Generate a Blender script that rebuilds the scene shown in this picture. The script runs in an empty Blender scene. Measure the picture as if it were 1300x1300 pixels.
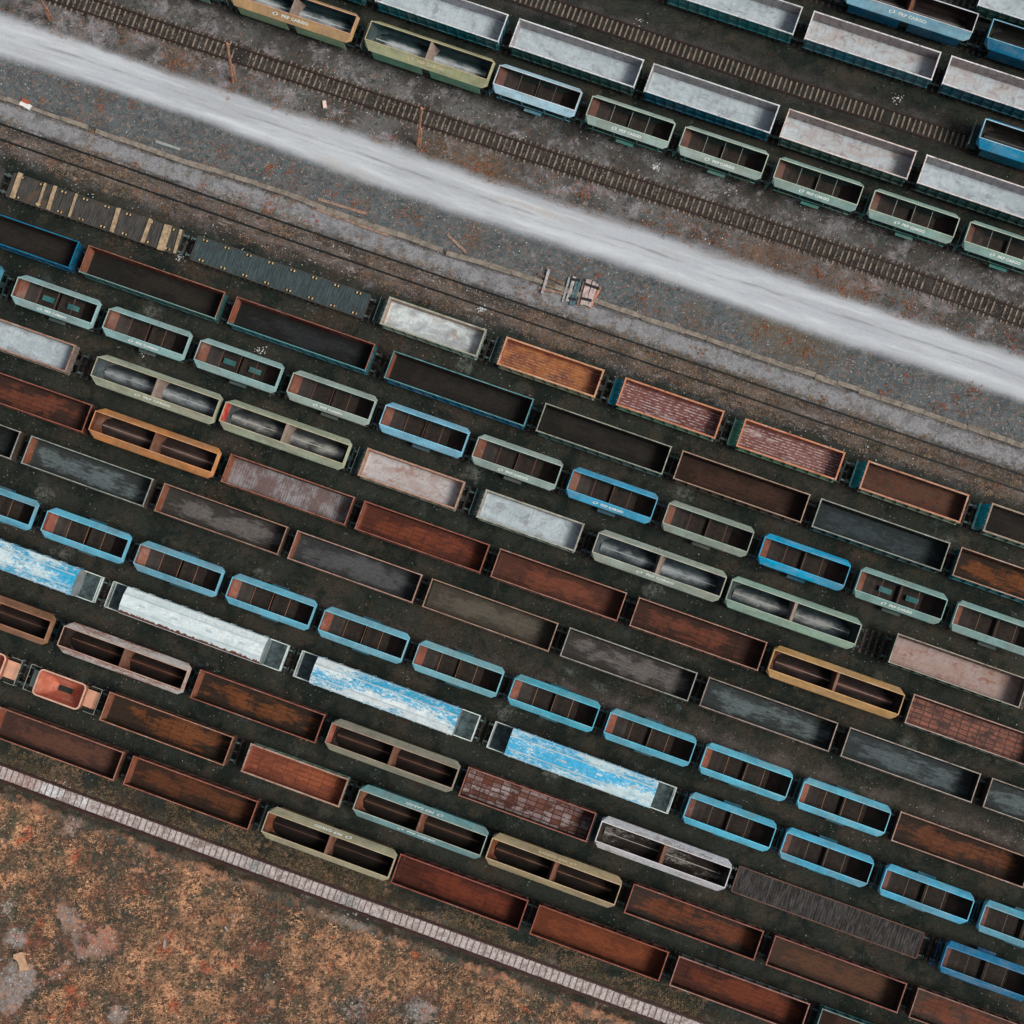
import bpy, math, random
import numpy as np
from mathutils import Vector, Matrix
random.seed(7); rng = np.random.default_rng(7)
C = bpy.context.scene

# ------------------------------------------------------------------ camera
F = 2200.0                      # focal length in photo pixels (photo is 1300 px)
PPX, PPY = 645.0, 690.0         # optical axis in the photo (the photo is a crop)
G = (2.0e-5, 4.0e-5)            # tilt
MPP = 13.12                     # px per metre at wagon-rim height
NX, NY = PPX + G[0]*F*F, PPY + G[1]*F*F
_d = Vector(((NX-PPX)/F, -(NY-PPY)/F, -1)).normalized()
Q = _d.rotation_difference(Vector((0, 0, -1)))
_c = Q @ Vector(((650-PPX)/F, -(650-PPY)/F, -1))
H = 3.2 + F/MPP * (-_c.z) 
cam_d = bpy.data.cameras.new('camera'); cam = bpy.data.objects.new('camera', cam_d)
C.collection.objects.link(cam); C.camera = cam
cam.location = (0, 0, H); cam.rotation_mode = 'QUATERNION'; cam.rotation_quaternion = Q
cam_d.sensor_width = 36; cam_d.lens = F/1300*36
cam_d.shift_x = -(PPX-650)/1300; cam_d.shift_y = (PPY-650)/1300
cam_d.clip_start = 1; cam_d.clip_end = 5000
C.render.resolution_x = C.render.resolution_y = 1024

# ------------------------------------------------------------------ light
w = bpy.data.worlds.new('World'); C.world = w; w.use_nodes = True
nt = w.node_tree; bg = nt.nodes['Background']
sky = nt.nodes.new('ShaderNodeTexSky'); sky.sky_type = 'NISHITA'; sky.sun_disc = False
SUN_EL, SUN_AZ = math.radians(52), math.radians(112)     # azimuth clockwise from image-up
sky.sun_elevation = SUN_EL; sky.sun_rotation = SUN_AZ
sky.air_density = 1.0; sky.dust_density = 3.0; sky.ozone_density = 1.0
bw = nt.nodes.new('ShaderNodeRGBToBW'); nt.links.new(sky.outputs[0], bw.inputs[0])
cl = nt.nodes.new('ShaderNodeMix'); cl.data_type = 'RGBA'; cl.inputs[0].default_value = .72     # thin cloud veil over the blue
nt.links.new(sky.outputs[0], cl.inputs[6]); nt.links.new(bw.outputs[0], cl.inputs[7]); nt.links.new(cl.outputs[2], bg.inputs[0]); bg.inputs[1].default_value = 0.11
sl = bpy.data.lights.new('sun', 'SUN'); sun = bpy.data.objects.new('sun', sl); C.collection.objects.link(sun)
sl.energy = 2.1; sl.angle = math.radians(20); sl.color = (1, .93, .85)
sun.location = (0, 0, 80)
sd = Vector((math.sin(SUN_AZ)*math.cos(SUN_EL), math.cos(SUN_AZ)*math.cos(SUN_EL), math.sin(SUN_EL)))
sun.rotation_mode = 'QUATERNION'; sun.rotation_quaternion = (-sd).to_track_quat('-Z', 'Y')
C.view_settings.view_transform = 'Standard'; C.view_settings.look = 'None'
C.view_settings.exposure = 0.35; C.view_settings.gamma = 1
C.render.engine = 'CYCLES'

def P(px, py, h=0.0):
    d = Q @ Vector(((px-PPX)/F, -(py-PPY)/F, -1))
    t = (h-H)/d.z
    return Vector((d.x*t, d.y*t, h))

# ------------------------------------------------------------------ helpers
def lin(c):
    return tuple((v/255/12.92 if v/255 <= .04045 else ((v/255+.055)/1.055)**2.4) for v in c) + (1,)

class MB:
    def __init__(s): s.v = []; s.f = []; s.m = []
    def add(s, vs, fs, m=0):
        o = len(s.v); s.v += [tuple(v) for v in vs]
        s.f += [tuple(i+o for i in f) for f in fs]; s.m += [m]*len(fs)
    def box(s, x0, x1, y0, y1, z0, z1, m=0):
        s.add([(x0,y0,z0),(x1,y0,z0),(x1,y1,z0),(x0,y1,z0),(x0,y0,z1),(x1,y0,z1),(x1,y1,z1),(x0,y1,z1)],
              [(3,2,1,0),(4,5,6,7),(0,1,5,4),(1,2,6,5),(2,3,7,6),(3,0,4,7)], m)
    def bar(s, p, q, w, h=None, m=0):
        h = h or w; p, q = Vector(p), Vector(q); d = (q-p).normalized()
        u = d.cross(Vector((0,0,1)))
        if u.length < .05: u = Vector((1,0,0))
        u.normalize(); n = u.cross(d)
        vs = [e + u*a*w/2 + n*b*h/2 for e in (p, q) for a, b in ((-1,-1),(1,-1),(1,1),(-1,1))]
        s.add(vs, [(3,2,1,0),(4,5,6,7),(0,1,5,4),(1,2,6,5),(2,3,7,6),(3,0,4,7)], m)
    def cyl(s, p, q, r, n=12, m=0, r2=None):
        r2 = r if r2 is None else r2
        p, q = Vector(p), Vector(q); d = (q-p).normalized()
        u = d.cross(Vector((0,0,1)))
        if u.length < .05: u = Vector((1,0,0))
        u.normalize(); t = d.cross(u)
        vs = []
        for e, rr in ((p, r), (q, r2)):
            for i in range(n):
                a = 2*math.pi*i/n; vs.append(e + u*math.cos(a)*rr + t*math.sin(a)*rr)
        s.add(vs, [(i, (i+1) % n, n+(i+1) % n, n+i) for i in range(n)] + [tuple(range(n))[::-1], tuple(range(n, 2*n))], m)
    def loft(s, rings, m=0, cap=False):
        n = len(rings[0]); vs = [p for r in rings for p in r]; fs = []
        for k in range(len(rings)-1):
            for i in range(n):
                j = (i+1) % n; fs.append((k*n+i, k*n+j, (k+1)*n+j, (k+1)*n+i))
        if cap: fs.append(tuple(range((len(rings)-1)*n, len(rings)*n)))
        s.add(vs, fs, m)
    def ring(s, x, y, wd, z0, z1, m=0, x0=None):
        # rectangular frame, butted bars
        x0 = -x if x0 is None else x0
        s.box(x0, x, y-wd, y, z0, z1, m); s.box(x0, x, -y, -y+wd, z0, z1, m)
        s.box(x0, x0+wd, -y+wd, y-wd, z0, z1, m); s.box(x-wd, x, -y+wd, y-wd, z0, z1, m)
    def mesh(s, name):
        me = bpy.data.meshes.new(name); me.from_pydata(s.v, [], s.f); 
        me.polygons.foreach_set('material_index', s.m); me.update(); return me

def tag(o, label=None, cat=None, group=None, kind=None):
    if label: o['label'] = label
    if cat: o['category'] = cat
    if group: o['group'] = group
    if kind: o['kind'] = kind
    return o
def setm(o, mats):
    me = o.data
    while len(me.materials) < len(mats): me.materials.append(None)
    for i, m in enumerate(mats):
        o.material_slots[i].link = 'OBJECT'; o.material_slots[i].material = m
def link(name, me, mats, parent=None):
    o = bpy.data.objects.new(name, me); C.collection.objects.link(o)
    if parent: o.parent = parent
    setm(o, mats); return o
def empty(name, loc, rz=0):
    o = bpy.data.objects.new(name, None); C.collection.objects.link(o)
    o.location = loc; o.rotation_euler = (0, 0, rz); o.empty_display_size = .5
    return o

# ------------------------------------------------------------------ materials
class NT:
    def __init__(s, name):
        s.mat = bpy.data.materials.new(name); s.mat.use_nodes = True
        s.t = s.mat.node_tree; s.b = s.t.nodes['Principled BSDF']
    def n(s, kind, **k):
        x = s.t.nodes.new('ShaderNode'+kind)
        for a, v in k.items(): setattr(x, a, v)
        return x
    def l(s, a, b): s.t.links.new(a, b)
    def val(s, inp, v):
        if hasattr(v, 'is_output') or hasattr(v, 'links'): s.l(v, inp)
        else: inp.default_value = v
    def math(s, op, a, b=0.0, c=None, clamp=False):
        x = s.n('Math', operation=op, use_clamp=clamp); s.val(x.inputs[0], a); s.val(x.inputs[1], b)
        if c is not None: s.val(x.inputs[2], c)
        return x.outputs[0]
    def coord(s, rnd=True):
        tc = s.n('TexCoord')
        if not rnd: return tc.outputs['Object']
        oi = s.n('ObjectInfo'); m = s.n('VectorMath', operation='MULTIPLY_ADD')
        s.l(oi.outputs['Location'], m.inputs[0]); m.inputs[1].default_value = (1.37, 1.71, 1); s.l(tc.outputs['Object'], m.inputs[2])
        return m.outputs[0]
    def scale(s, v, k):
        m = s.n('VectorMath', operation='MULTIPLY'); s.l(v, m.inputs[0]); m.inputs[1].default_value = k; return m.outputs[0]
    def noise(s, v, sc, det=4, rough=.6, dist=0):
        x = s.n('TexNoise'); s.l(v, x.inputs['Vector']); x.inputs['Scale'].default_value = sc
        x.inputs['Detail'].default_value = det; x.inputs['Roughness'].default_value = rough; x.inputs['Distortion'].default_value = dist
        return x.outputs['Fac']
    def step(s, f, a, b):
        x = s.n('MapRange', interpolation_type='SMOOTHSTEP'); s.l(f, x.inputs[0]); x.inputs[1].default_value = a; x.inputs[2].default_value = b
        return x.outputs[0]
    def mix(s, f, a, b, mode='MIX'):
        x = s.n('Mix', data_type='RGBA', blend_type=mode); s.val(x.inputs[0], f); s.val(x.inputs[6], a); s.val(x.inputs[7], b)
        return x.outputs[2]
    def bump(s, h, st=.4, d=.02):
        x = s.n('Bump'); x.inputs['Strength'].default_value = st; x.inputs['Distance'].default_value = d; s.l(h, x.inputs['Height']); s.l(x.outputs[0], s.b.inputs['Normal'])
    def out(s, col, rough=.8, metal=0, spec=.3):
        s.val(s.b.inputs['Base Color'], col); s.val(s.b.inputs['Roughness'], rough)
        s.b.inputs['Specular IOR Level'].default_value = spec; s.b.inputs['Metallic'].default_value = metal
        return s.mat

K = 1.0
def L(c, k=1.0):
    r = lin(c); return (min(r[0]*k*.97, .9), min(r[1]*k*1.02, .9), min(r[2]*k*1.0, .9), 1)
_cache = {}
def paint(c, rust=(70, 45, 35), amt=.5, k=1.0):
    """weathered paint"""
    key = ('p', c, rust, amt, k); br_ = min(1.0, max(c)/170)**1.5
    if key in _cache: return _cache[key]
    s = NT('weathered_paint'); v = s.coord()
    big = s.noise(s.scale(v, (.5, .8, .8)), .9, 4)
    col = s.mix(s.step(big, .35, .7), L(c, k*1.06), L(tuple(int(x*.86) for x in c), k))
    stv = s.noise(s.scale(v, (1, .35, .35)), 3.2, 8, .72)
    col = s.mix(s.math('MULTIPLY', s.step(stv, .47, .66), .35), col, L(tuple(int(x*.62+14) for x in c), k))
    r = s.noise(v, 2.6, 10, .75)
    col = s.mix(s.math('MULTIPLY', s.step(r, .70-amt*.22, .76-amt*.2), .9), col, L(rust))
    tn = s.noise(v, .35, 3); col = s.mix(s.math('MULTIPLY', s.step(tn, .48, .62), .22*br_), col, L((150, 128, 112)))
    dr = s.noise(s.scale(v, (3.2, .5, .5)), 1.6, 6, .7); col = s.mix(s.math('MULTIPLY', s.step(dr, .52, .66), .32*br_), col, L(tuple(int(x*.5+92) for x in c), k))
    fk = s.noise(v, 5.2, 9, .8); col = s.mix(s.math('MULTIPLY', s.step(fk, .585, .62), .6*br_), col, L(tuple(int(x*.4+110) for x in c), k*.9))
    ds = s.noise(s.scale(v, (.6, 1, 1)), 1.1, 3); col = s.mix(s.math('MULTIPLY', s.step(ds, .5, .7), .16*br_), col, L((190, 180, 172)))
    s.bump(r, .15, .02)
    _cache[key] = s.out(col, .62, spec=.25); return _cache[key]

def flake(c1, c2, thr, rust=(90, 50, 38), rusty=0.0):
    """roof sheets with peeling paint"""
    s = NT('flaking_roof_paint'); v = s.coord()
    n = s.noise(s.scale(v, (.8, 1.7, 1.7)), 2.4, 15, .9, .6)
    n2 = s.noise(s.scale(v, (.12, .35, .35)), 1.3, 2)
    f = s.math('ADD', n, s.math('MULTIPLY', s.math('SUBTRACT', n2, .5), .42))
    f = s.step(f, thr-.008, thr+.012); fr = s.step(s.noise(v, 2.2, 10, .8), .60, .66)
    base = s.mix(s.step(s.noise(v, 2.5, 7, .75), .38, .62), L(tuple(min(255, int(x*1.03+2)) for x in c1)), L(tuple(int(x*.9) for x in c1)))
    wh = s.mix(s.step(s.noise(v, 1.2, 5), .35, .65), L(c2), L(tuple(int(x*.91) for x in c2)))
    col = s.mix(f, base, wh); col = s.mix(s.math('MULTIPLY', fr, .18), col, L((120, 112, 108)))
    if rusty:
        sx = s.n('SeparateXYZ'); tc = s.n('TexCoord'); s.l(tc.outputs['Object'], sx.inputs[0])
        lowy = s.step(sx.outputs[1], -.95, -1.3) if False else s.math('MULTIPLY', s.math('SUBTRACT', s.math('MULTIPLY', sx.outputs[1], -1.0), .58), 1.1)
        nn = s.noise(s.scale(v, (1.2, .25, 1)), 1.6, 6, .7)
        rr = s.step(s.math('ADD', lowy, nn), .98, 1.06); col = s.mix(rr, col, L(rust))
        col = s.mix(s.step(s.noise(v, 1.9, 9, .8), .69, .72), col, L((120, 70, 55)))
    s.bump(n, .05, .01)
    return s.out(col, .55, spec=.3)

def floor_mat(kind, c1, c2, c3=None, k=1.0):
    key = ('f', kind, c1, c2, c3, k)
    if key in _cache: return _cache[key]
    s = NT(kind+'_wagon_floor'); v = s.coord(); tc = s.n('TexCoord'); ob = tc.outputs['Object']
    c3 = c3 or tuple(int(x*.55) for x in c1)
    if kind in ('rust', 'dust', 'slate'):
        n = s.noise(s.scale(v, (.35, .6, 1)), .9, 6, .65, .3)
        st = s.noise(s.scale(v, (.45, 2.2, 1)), 1.6, 8, .75)
        f = s.math('ADD', s.math('MULTIPLY', n, .6), s.math('MULTIPLY', st, .4))
        sx = s.n('SeparateXYZ'); s.l(ob, sx.inputs[0])
        # patches gather towards the middle; shade along the walls is put into the colour
        ed = s.math('ADD', s.math('MULTIPLY', s.math('POWER', s.math('ABSOLUTE', sx.outputs[1]), 2.0), .085), s.math('MULTIPLY', s.math('POWER', s.math('DIVIDE', s.math('ABSOLUTE', s.math('ADD', sx.outputs[0], -.4)), 6.4), 4.0), .12))
        f = s.math('SUBTRACT', f, ed)
        col = s.mix(s.step(f, .40, .50), L(c1, k), L(c2, k)); dd = s.noise(s.scale(v, (1.1, 5.5, 1)), 1.5, 7, .8); col = s.mix(s.math('MULTIPLY', s.step(dd, .5, .6), .55), col, L(c3, k)); col = s.mix(s.math('MULTIPLY', s.step(dd, .38, .46), -0.0) if False else 0.0, col, L(c1, k))
        sp = s.noise(v, 5, 9, .8); col = s.mix(s.math('MULTIPLY', s.step(sp, .52, .68), .6), col, L(c3, k))
        br = s.n('TexBrick'); s.l(ob, br.inputs['Vector']); br.offset = 0; br.squash = 1
        br.inputs['Scale'].default_value = 1; br.inputs['Brick Width'].default_value = 1.28; br.inputs['Row Height'].default_value = .46
        br.inputs['Mortar Size'].default_value = .05; br.inputs['Mortar Smooth'].default_value = .9; br.inputs['Bias'].default_value = 0
        br.inputs['Color1'].default_value = (1, 1, 1, 1); br.inputs['Color2'].default_value = (.72, .72, .72, 1); br.inputs['Mortar'].default_value = (.3, .3, .3, 1)
        vis = s.step(s.noise(s.scale(v, (.3, .5, 1)), .8, 2), .3, .6)
        amt = {'rust': .85, 'dust': .25, 'slate': .45}[kind]
        col = s.mix(s.math('MULTIPLY', vis, amt), col, br.outputs['Color'], 'MULTIPLY'); s.bump(sp, .3, .03)
    elif kind == 'plate':        # checker of separate plates with dark seams
        wob = s.n('TexNoise'); s.l(v, wob.inputs['Vector']); wob.inputs['Scale'].default_value = 1.6; wob.inputs['Detail'].default_value = 5
        wa = s.n('VectorMath', operation='MULTIPLY_ADD'); s.l(wob.outputs['Color'], wa.inputs[0]); wa.inputs[1].default_value = (.35, .22, 0); s.l(ob, wa.inputs[2])
        br = s.n('TexBrick'); s.l(wa.outputs[0], br.inputs['Vector']); br.offset = 0
        br.inputs['Scale'].default_value = 1; br.inputs['Brick Width'].default_value = .92; br.inputs['Row Height'].default_value = .47
        br.inputs['Mortar Size'].default_value = .07; br.inputs['Mortar Smooth'].default_value = .6
        br.inputs['Color1'].default_value = L(c1, k); br.inputs['Color2'].default_value = L(c2, k); br.inputs['Mortar'].default_value = L(c3, k)
        n = s.noise(s.scale(v, (.5, .8, 1)), 1.2, 9, .75)
        col = s.mix(s.step(n, .46, .62), br.outputs['Color'], L(c3, k)); col = s.mix(s.math('MULTIPLY', s.step(s.noise(v, 1.1, 7, .7), .56, .7), .7), col, L(c2, k))
    elif kind == 'snow':         # pale dust in drifts
        n = s.noise(s.scale(v, (.45, .8, 1)), 1.0, 6, .62, .8); col = s.mix(s.step(n, .36, .62), L(c1, k), L(c2, k))
        n = s.noise(s.scale(v, (.5, .7, 1)), 1.5, 9, .72, .6); col = s.mix(s.math('MULTIPLY', s.step(n, .50, .66), .75), col, L(c3, k))
        st = s.noise(s.scale(v, (3.0, .3, 1)), 1.2, 5, .7); col = s.mix(s.math('MULTIPLY', s.step(st, .48, .7), .3), col, L(c3, k))
        st = s.noise(s.scale(v, (.5, 2.4, 1)), 1.8, 8, .78); col = s.mix(s.math('MULTIPLY', s.step(st, .52, .66), .45), col, L(c3, k))
        sp = s.noise(v, 3.6, 8, .8); col = s.mix(s.math('MULTIPLY', s.step(sp, .60, .68), .45), col, L((126, 92, 76), k))
    elif kind == 'boards':       # transverse boards
        br = s.n('TexBrick'); s.l(s.scale(ob, (1, 1, 1)), br.inputs['Vector']); br.offset = 0
        br.inputs['Scale'].default_value = 1; br.inputs['Brick Width'].default_value = .26; br.inputs['Row Height'].default_value = 6
        br.inputs['Mortar Size'].default_value = .035; br.inputs['Color1'].default_value = L(c1, k); br.inputs['Color2'].default_value = L(c2, k); br.inputs['Mortar'].default_value = L(c3, k)
        st = s.noise(s.scale(v, (5, .5, 1)), 1.2, 8, .75); col = s.mix(s.step(st, .42, .62), br.outputs['Color'], L(c2, k))
        n = s.noise(s.scale(v, (.5, .5, 1)), .9, 5, .7, .4); col = s.mix(s.math('MULTIPLY', s.step(n, .42, .58), .8), col, L(c3, k))
    elif kind == 'planks':       # long planks, pale dust lying in broken dashes along the joints
        sx = s.n('SeparateXYZ'); s.l(ob, sx.inputs[0])
        w1 = s.math('SINE', s.math('ADD', s.math('MULTIPLY', sx.outputs[1], 6.2832/.27), s.math('MULTIPLY', s.noise(s.scale(v, (.3, .3, 1)), 1.0, 2), 3.0)))
        dn = s.noise(s.scale(v, (1.0, 2.6, 1)), 2.0, 5, .7)
        f = s.math('MULTIPLY', s.step(w1, .0, .8), s.step(dn, .46, .56))
        n = s.noise(s.scale(v, (.4, .7, 1)), 1.1, 7, .7); col = s.mix(s.step(n, .38, .6), L(c3, k), L(c1, k))
        col = s.mix(s.math('MULTIPLY', f, .85), col, L(c2, k))
        n = s.noise(s.scale(v, (.5, .9, 1)), .8, 8, .75, .4); col = s.mix(s.math('MULTIPLY', s.step(n, .54, .68), .7), col, L(c2, k))
    s.bump(s.noise(v, 4, 8, .75), .3, .03)
    _cache[key] = s.out(col, .9, spec=.15); return _cache[key]

def plain(name, c, rough=.85, var=.3, sc=3.0, metal=0):
    s = NT(name); v = s.coord(); n = s.noise(v, sc, 6, .7)
    col = s.mix(s.step(n, .35, .65), L(c), L(tuple(int(x*(1-var)) for x in c)))
    s.bump(n, .2, .02); return s.out(col, rough, metal, .25)

# ------------------------------------------------------------------ ground sheets
def ground_mat(name, cols, sc=1.0, fade=None, speck=None, bumpd=.06, stretch=None, tracks=False, fc=1.0, spots=()):
    """cols: list of (colour, noise scale, lo, hi)   fade=(lo, hi): soft ragged edge from the sheet's own UV"""
    s = NT(name); v = s.coord(False)
    if stretch:
        a = stretch[0]; cx = s.n('CombineXYZ')
        for i, (dx, dy, k) in enumerate(((math.cos(a), math.sin(a), stretch[1]), (-math.sin(a), math.cos(a), stretch[2]))):
            d = s.n('VectorMath', operation='DOT_PRODUCT'); s.l(v, d.inputs[0]); d.inputs[1].default_value = (dx*k, dy*k, 0); s.l(d.outputs['Value'], cx.inputs[i])
        vs = cx.outputs[0]
    else: vs = v
    col = L(cols[0][0])
    for i, (c, ns, lo, hi) in enumerate(cols[1:]):
        o = s.n('VectorMath', operation='ADD'); s.l(vs, o.inputs[0]); o.inputs[1].default_value = (i*37.1, i*11.3, i*5)
        col = s.mix(s.step(s.noise(o.outputs[0], ns*sc, 8, .72, .3), lo, hi), col, L(c))
    if spots: grit = s.step(s.noise(v, 1.9, 9, .85), .42, .56)
    for (sxp, syp, rr, cc) in spots:      # bare or overgrown patches with their own ragged outline
        p = P(sxp, syp); dv = s.n('VectorMath', operation='DISTANCE'); s.l(v, dv.inputs[0]); dv.inputs[1].default_value = (p.x, p.y, .02)
        f = s.math('ADD', s.math('DIVIDE', dv.outputs['Value'], rr), s.math('MULTIPLY', s.math('SUBTRACT', s.noise(v, 1.1, 9, .8), .5), 5.0))
        col = s.mix(s.math('MULTIPLY', s.math('MULTIPLY', s.math('SUBTRACT', 1.0, s.step(f, .3, 1.3)), .9), grit), col, L(cc))
    fine = s.noise(v, 5.5, 6, .8)
    col = s.mix(s.math('MULTIPLY', s.step(fine, .48, .68), .55*fc), col, s.mix(1.0, col, (2.0, 1.9, 1.85, 1), 'MULTIPLY'))
    fine2 = s.noise(v, 3.1, 7, .8)
    col = s.mix(s.math('MULTIPLY', s.step(fine2, .5, .66), .6*fc), col, s.mix(1.0, col, (.35, .37, .38, 1), 'MULTIPLY'))
    if speck:
        vo = s.n('TexVoronoi'); s.l(v, vo.inputs['Vector']); vo.inputs['Scale'].default_value = speck[1]
        f = s.math('MULTIPLY', s.math('LESS_THAN', vo.outputs['Distance'], speck[2]), s.step(s.noise(v, .35, 3), .42, .6))
        wn = s.n('TexWhiteNoise'); s.l(vo.outputs['Position'], wn.inputs['Vector'])
        col = s.mix(s.math('MULTIPLY', f, s.math('GREATER_THAN', wn.outputs[0], .72)), col, L(speck[0]))
    if tracks:
        tc = s.n('TexCoord'); sx = s.n('SeparateXYZ'); s.l(tc.outputs['UV'], sx.inputs[0])
        for cc, wd, colr, a in ((.46, .045, (134, 134, 140), .9), (.70, .10, (192, 194, 200), .9), (.57, .02, (148, 147, 150), .7), (.14, .12, (140, 132, 132), .8), (.31, .05, (192, 193, 196), .7), (.82, .02, (152, 150, 150), .6)):
            wob = s.math('MULTIPLY', s.math('SUBTRACT', s.noise(s.scale(v, (.06, .06, 1)), 1.0, 3), .5), .22)
            dd = s.math('ABSOLUTE', s.math('SUBTRACT', s.math('ADD', sx.outputs[1], wob), cc))
            f = s.math('MULTIPLY', s.step(s.math('SUBTRACT', wd, dd), 0, wd), s.math('MULTIPLY', s.step(s.noise(vs, .8, 6, .7), .4, .65), a))
            col = s.mix(f, col, L(colr))
    s.bump(s.math('ADD', fine, fine2), .7, bumpd)
    s.out(col, .95, spec=.12)
    if fade:
        tc = s.n('TexCoord'); sx = s.n('SeparateXYZ'); s.l(tc.outputs['UV'], sx.inputs[0])
        e = s.math('MINIMUM', sx.outputs[1], s.math('SUBTRACT', 1.0, sx.outputs[1]))
        n = s.math('SUBTRACT', s.noise(v, fade[2] if len(fade) > 2 else .8, 8, .75), .5)
        a = s.step(s.math('ADD', e, s.math('MULTIPLY', n, fade[1])), 0.0, fade[0])
        tr = s.n('BsdfTransparent'); mx = s.n('MixShader'); s.l(a, mx.inputs[0]); s.l(tr.outputs[0], mx.inputs[1]); s.l(s.b.outputs[0], mx.inputs[2])
        s.l(mx.outputs[0], s.t.nodes['Material Output'].inputs['Surface'])
    return s.mat

def interp(pl, x):
    xs = [p[0] for p in pl]; ys = [p[1] for p in pl]
    if x < xs[0]: return ys[0] + (x-xs[0])*(ys[1]-ys[0])/(xs[1]-xs[0])
    if x > xs[-1]: return ys[-1] + (x-xs[-1])*(ys[-1]-ys[-2])/(xs[-1]-xs[-2])
    return float(np.interp(x, xs, ys))
def strip(name, up, lo, z, mat, x0=-250, x1=1550, n=46, kind='structure'):
    vs, fs, uv = [], [], []
    for i in range(n+1):
        x = x0+(x1-x0)*i/n
        a = P(x, interp(up, x)); b = P(x, interp(lo, x))
        for t in (0, .25, .5, .75, 1): p = a.lerp(b, t); vs.append((p.x, p.y, z)); uv.append((i/4, t))
    for i in range(n):
        for j in range(4): k = i*5+j; fs.append((k, k+1, k+6, k+5))
    me = bpy.data.meshes.new(name); me.from_pydata(vs, [], fs); ul = me.uv_layers.new(name='UV')
    for l in me.loops: ul.data[l.index].uv = uv[l.vertex_index]
    me.update(); o = bpy.data.objects.new(name, me); C.collection.objects.link(o); me.materials.append(mat)
    return tag(o, kind=kind)

ROAD_UP = [(-250,-62),(0,20),(94,53),(188,87),(350,141),(460,174),(594,222),(675,249),(811,292),(950,338),(1138,402),(1300,456),(1550,541)]
ROAD_LO = [(-250,-5),(0,76),(116,110),(229,146),(350,192),(486,243),(675,306),(750,329),(879,372),(1000,417),(1058,436),(1179,473),(1300,515),(1550,603)]
KERB = [(-150,72),(0,124),(51,142),(110,162),(231,205),(350,241),(460,283),(562,319),(650,346),(763,385),(852,415),(950,449),(1133,511),(1300,567),(1550,652)]
TA = [(-250,-112),(90,0),(325,78),(675,195),(950,283),(1152,352),(1300,405),(1550,495)]
TB = [(300,-120),(680,2),(1000,109),(1236,184)]
TC = [(-250,80),(0,167),(350,289),(650,392),(1000,512),(1300,614),(1550,699)]
TD = [(-250,885),(0,980),(325,1100),(675,1228),(900,1311),(1400,1500)]
off = lambda pl, d: [(x, y+d) for x, y in pl]

RUB = [(12,1262,3.2,(128,122,122)),(30,1240,1.8,(140,130,128)),(105,1195,2.6,(134,112,108)),(140,1200,2.0,(150,110,96)),(85,1160,1.5,(120,112,110)),(75,1235,1.6,(156,100,82)),(450,1292,3.4,(142,136,136)),(530,1285,2.6,(134,126,124)),(660,1295,2,(140,134,132)),(150,1285,1.6,(140,132,130)),(20,1190,1.2,(140,134,134)),(450,1165,2.0,(120,116,114)),(90,1050,1.2,(150,120,110)),(10,1150,1.3,(150,140,136))]
g = MB(); g.add([(-900,-900,0),(900,-900,0),(900,900,0),(-900,900,0)], [(0,1,2,3)])
yard_mat = ground_mat('dark_yard_soil', [((43,46,42),0,0,0), ((58,53,47),.13,.45,.62), ((28,34,31),.3,.45,.6), ((66,62,56),.22,.57,.72), ((56,62,62),.5,.58,.70), ((54,42,34),.8,.56,.68), ((84,84,80),.33,.64,.73)], speck=((130,128,125),3.2,.16), fc=1.5, spots=[(x_, y_, 1.0, (92,94,90)) for x_, y_ in ((190,398),(55,628),(735,605),(1083,675),(345,405),(868,625),(1200,692),(830,748),(1040,788),(600,600),(178,470),(590,462),(400,555),(80,700),(330,735),(940,820),(500,880),(760,880),(640,905),(700,980),(1150,950),(1210,640))]+[(x_, y_, 2.2, (66,54,46)) for x_, y_ in ((250,345),(500,440),(640,520),(420,400),(150,300),(900,600),(1100,690),(560,780),(820,860),(950,905),(270,640))])
o = link('ground', g.mesh('ground'), [yard_mat]); tag(o, kind='structure')
strip('cinder_ground', off(TA,-62), off(TC,42), .010, ground_mat('cinder_soil', [((94,92,92),0,0,0), ((68,64,62),.22,.42,.58), ((128,122,126),.35,.50,.64), ((110,84,72),.9,.57,.68), ((62,68,68),.6,.54,.66), ((140,132,132),1.1,.58,.68), ((46,46,44),1.6,.55,.64)], spots=((560,195,2.6,(92,74,58)),(600,215,3,(100,78,60)),(545,185,2,(70,62,54)),(620,225,2.5,(104,80,62)),(960,325,2.5,(104,80,66)),(1000,338,2.5,(90,70,58)),(1080,372,3,(98,78,66)),(230,75,2,(88,72,62)),(180,190,2,(74,60,54)),(330,305,3,(104,80,70)),(440,345,3,(96,76,66)),(560,385,2.5,(90,74,64)),(700,440,2.5,(84,70,62)),(250,280,2.5,(98,78,68)),(385,330,2,(104,82,72)),(500,365,2,(94,76,66))), fade=(.10,.22,.35), speck=((190,186,182),3.5,.18)))
strip('dark_gravel', ROAD_UP, KERB, .020, ground_mat('dark_blue_gravel', [((86,90,93),0,0,0), ((72,76,79),.5,.45,.6), ((116,110,108),1.6,.52,.64), ((120,92,78),2.3,.56,.64), ((58,62,64),2.0,.54,.64)], spots=((1000,425,3.2,(96,84,68)),(1035,440,3,(90,76,62)),(965,410,2,(100,86,70)),(880,400,1.5,(92,82,72)),(600,305,1.5,(94,80,70))), fade=(.05,.06,.9), speck=((185,180,175),3.8,.17)))
strip('pale_gravel', off(KERB,3), off(TC,-13), .030, ground_mat('pale_gravel_path', [((128,126,130),0,0,0), ((104,102,104),.7,.46,.6), ((102,90,82),.9,.55,.66)], fade=(.2,.5,.8)))
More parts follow.
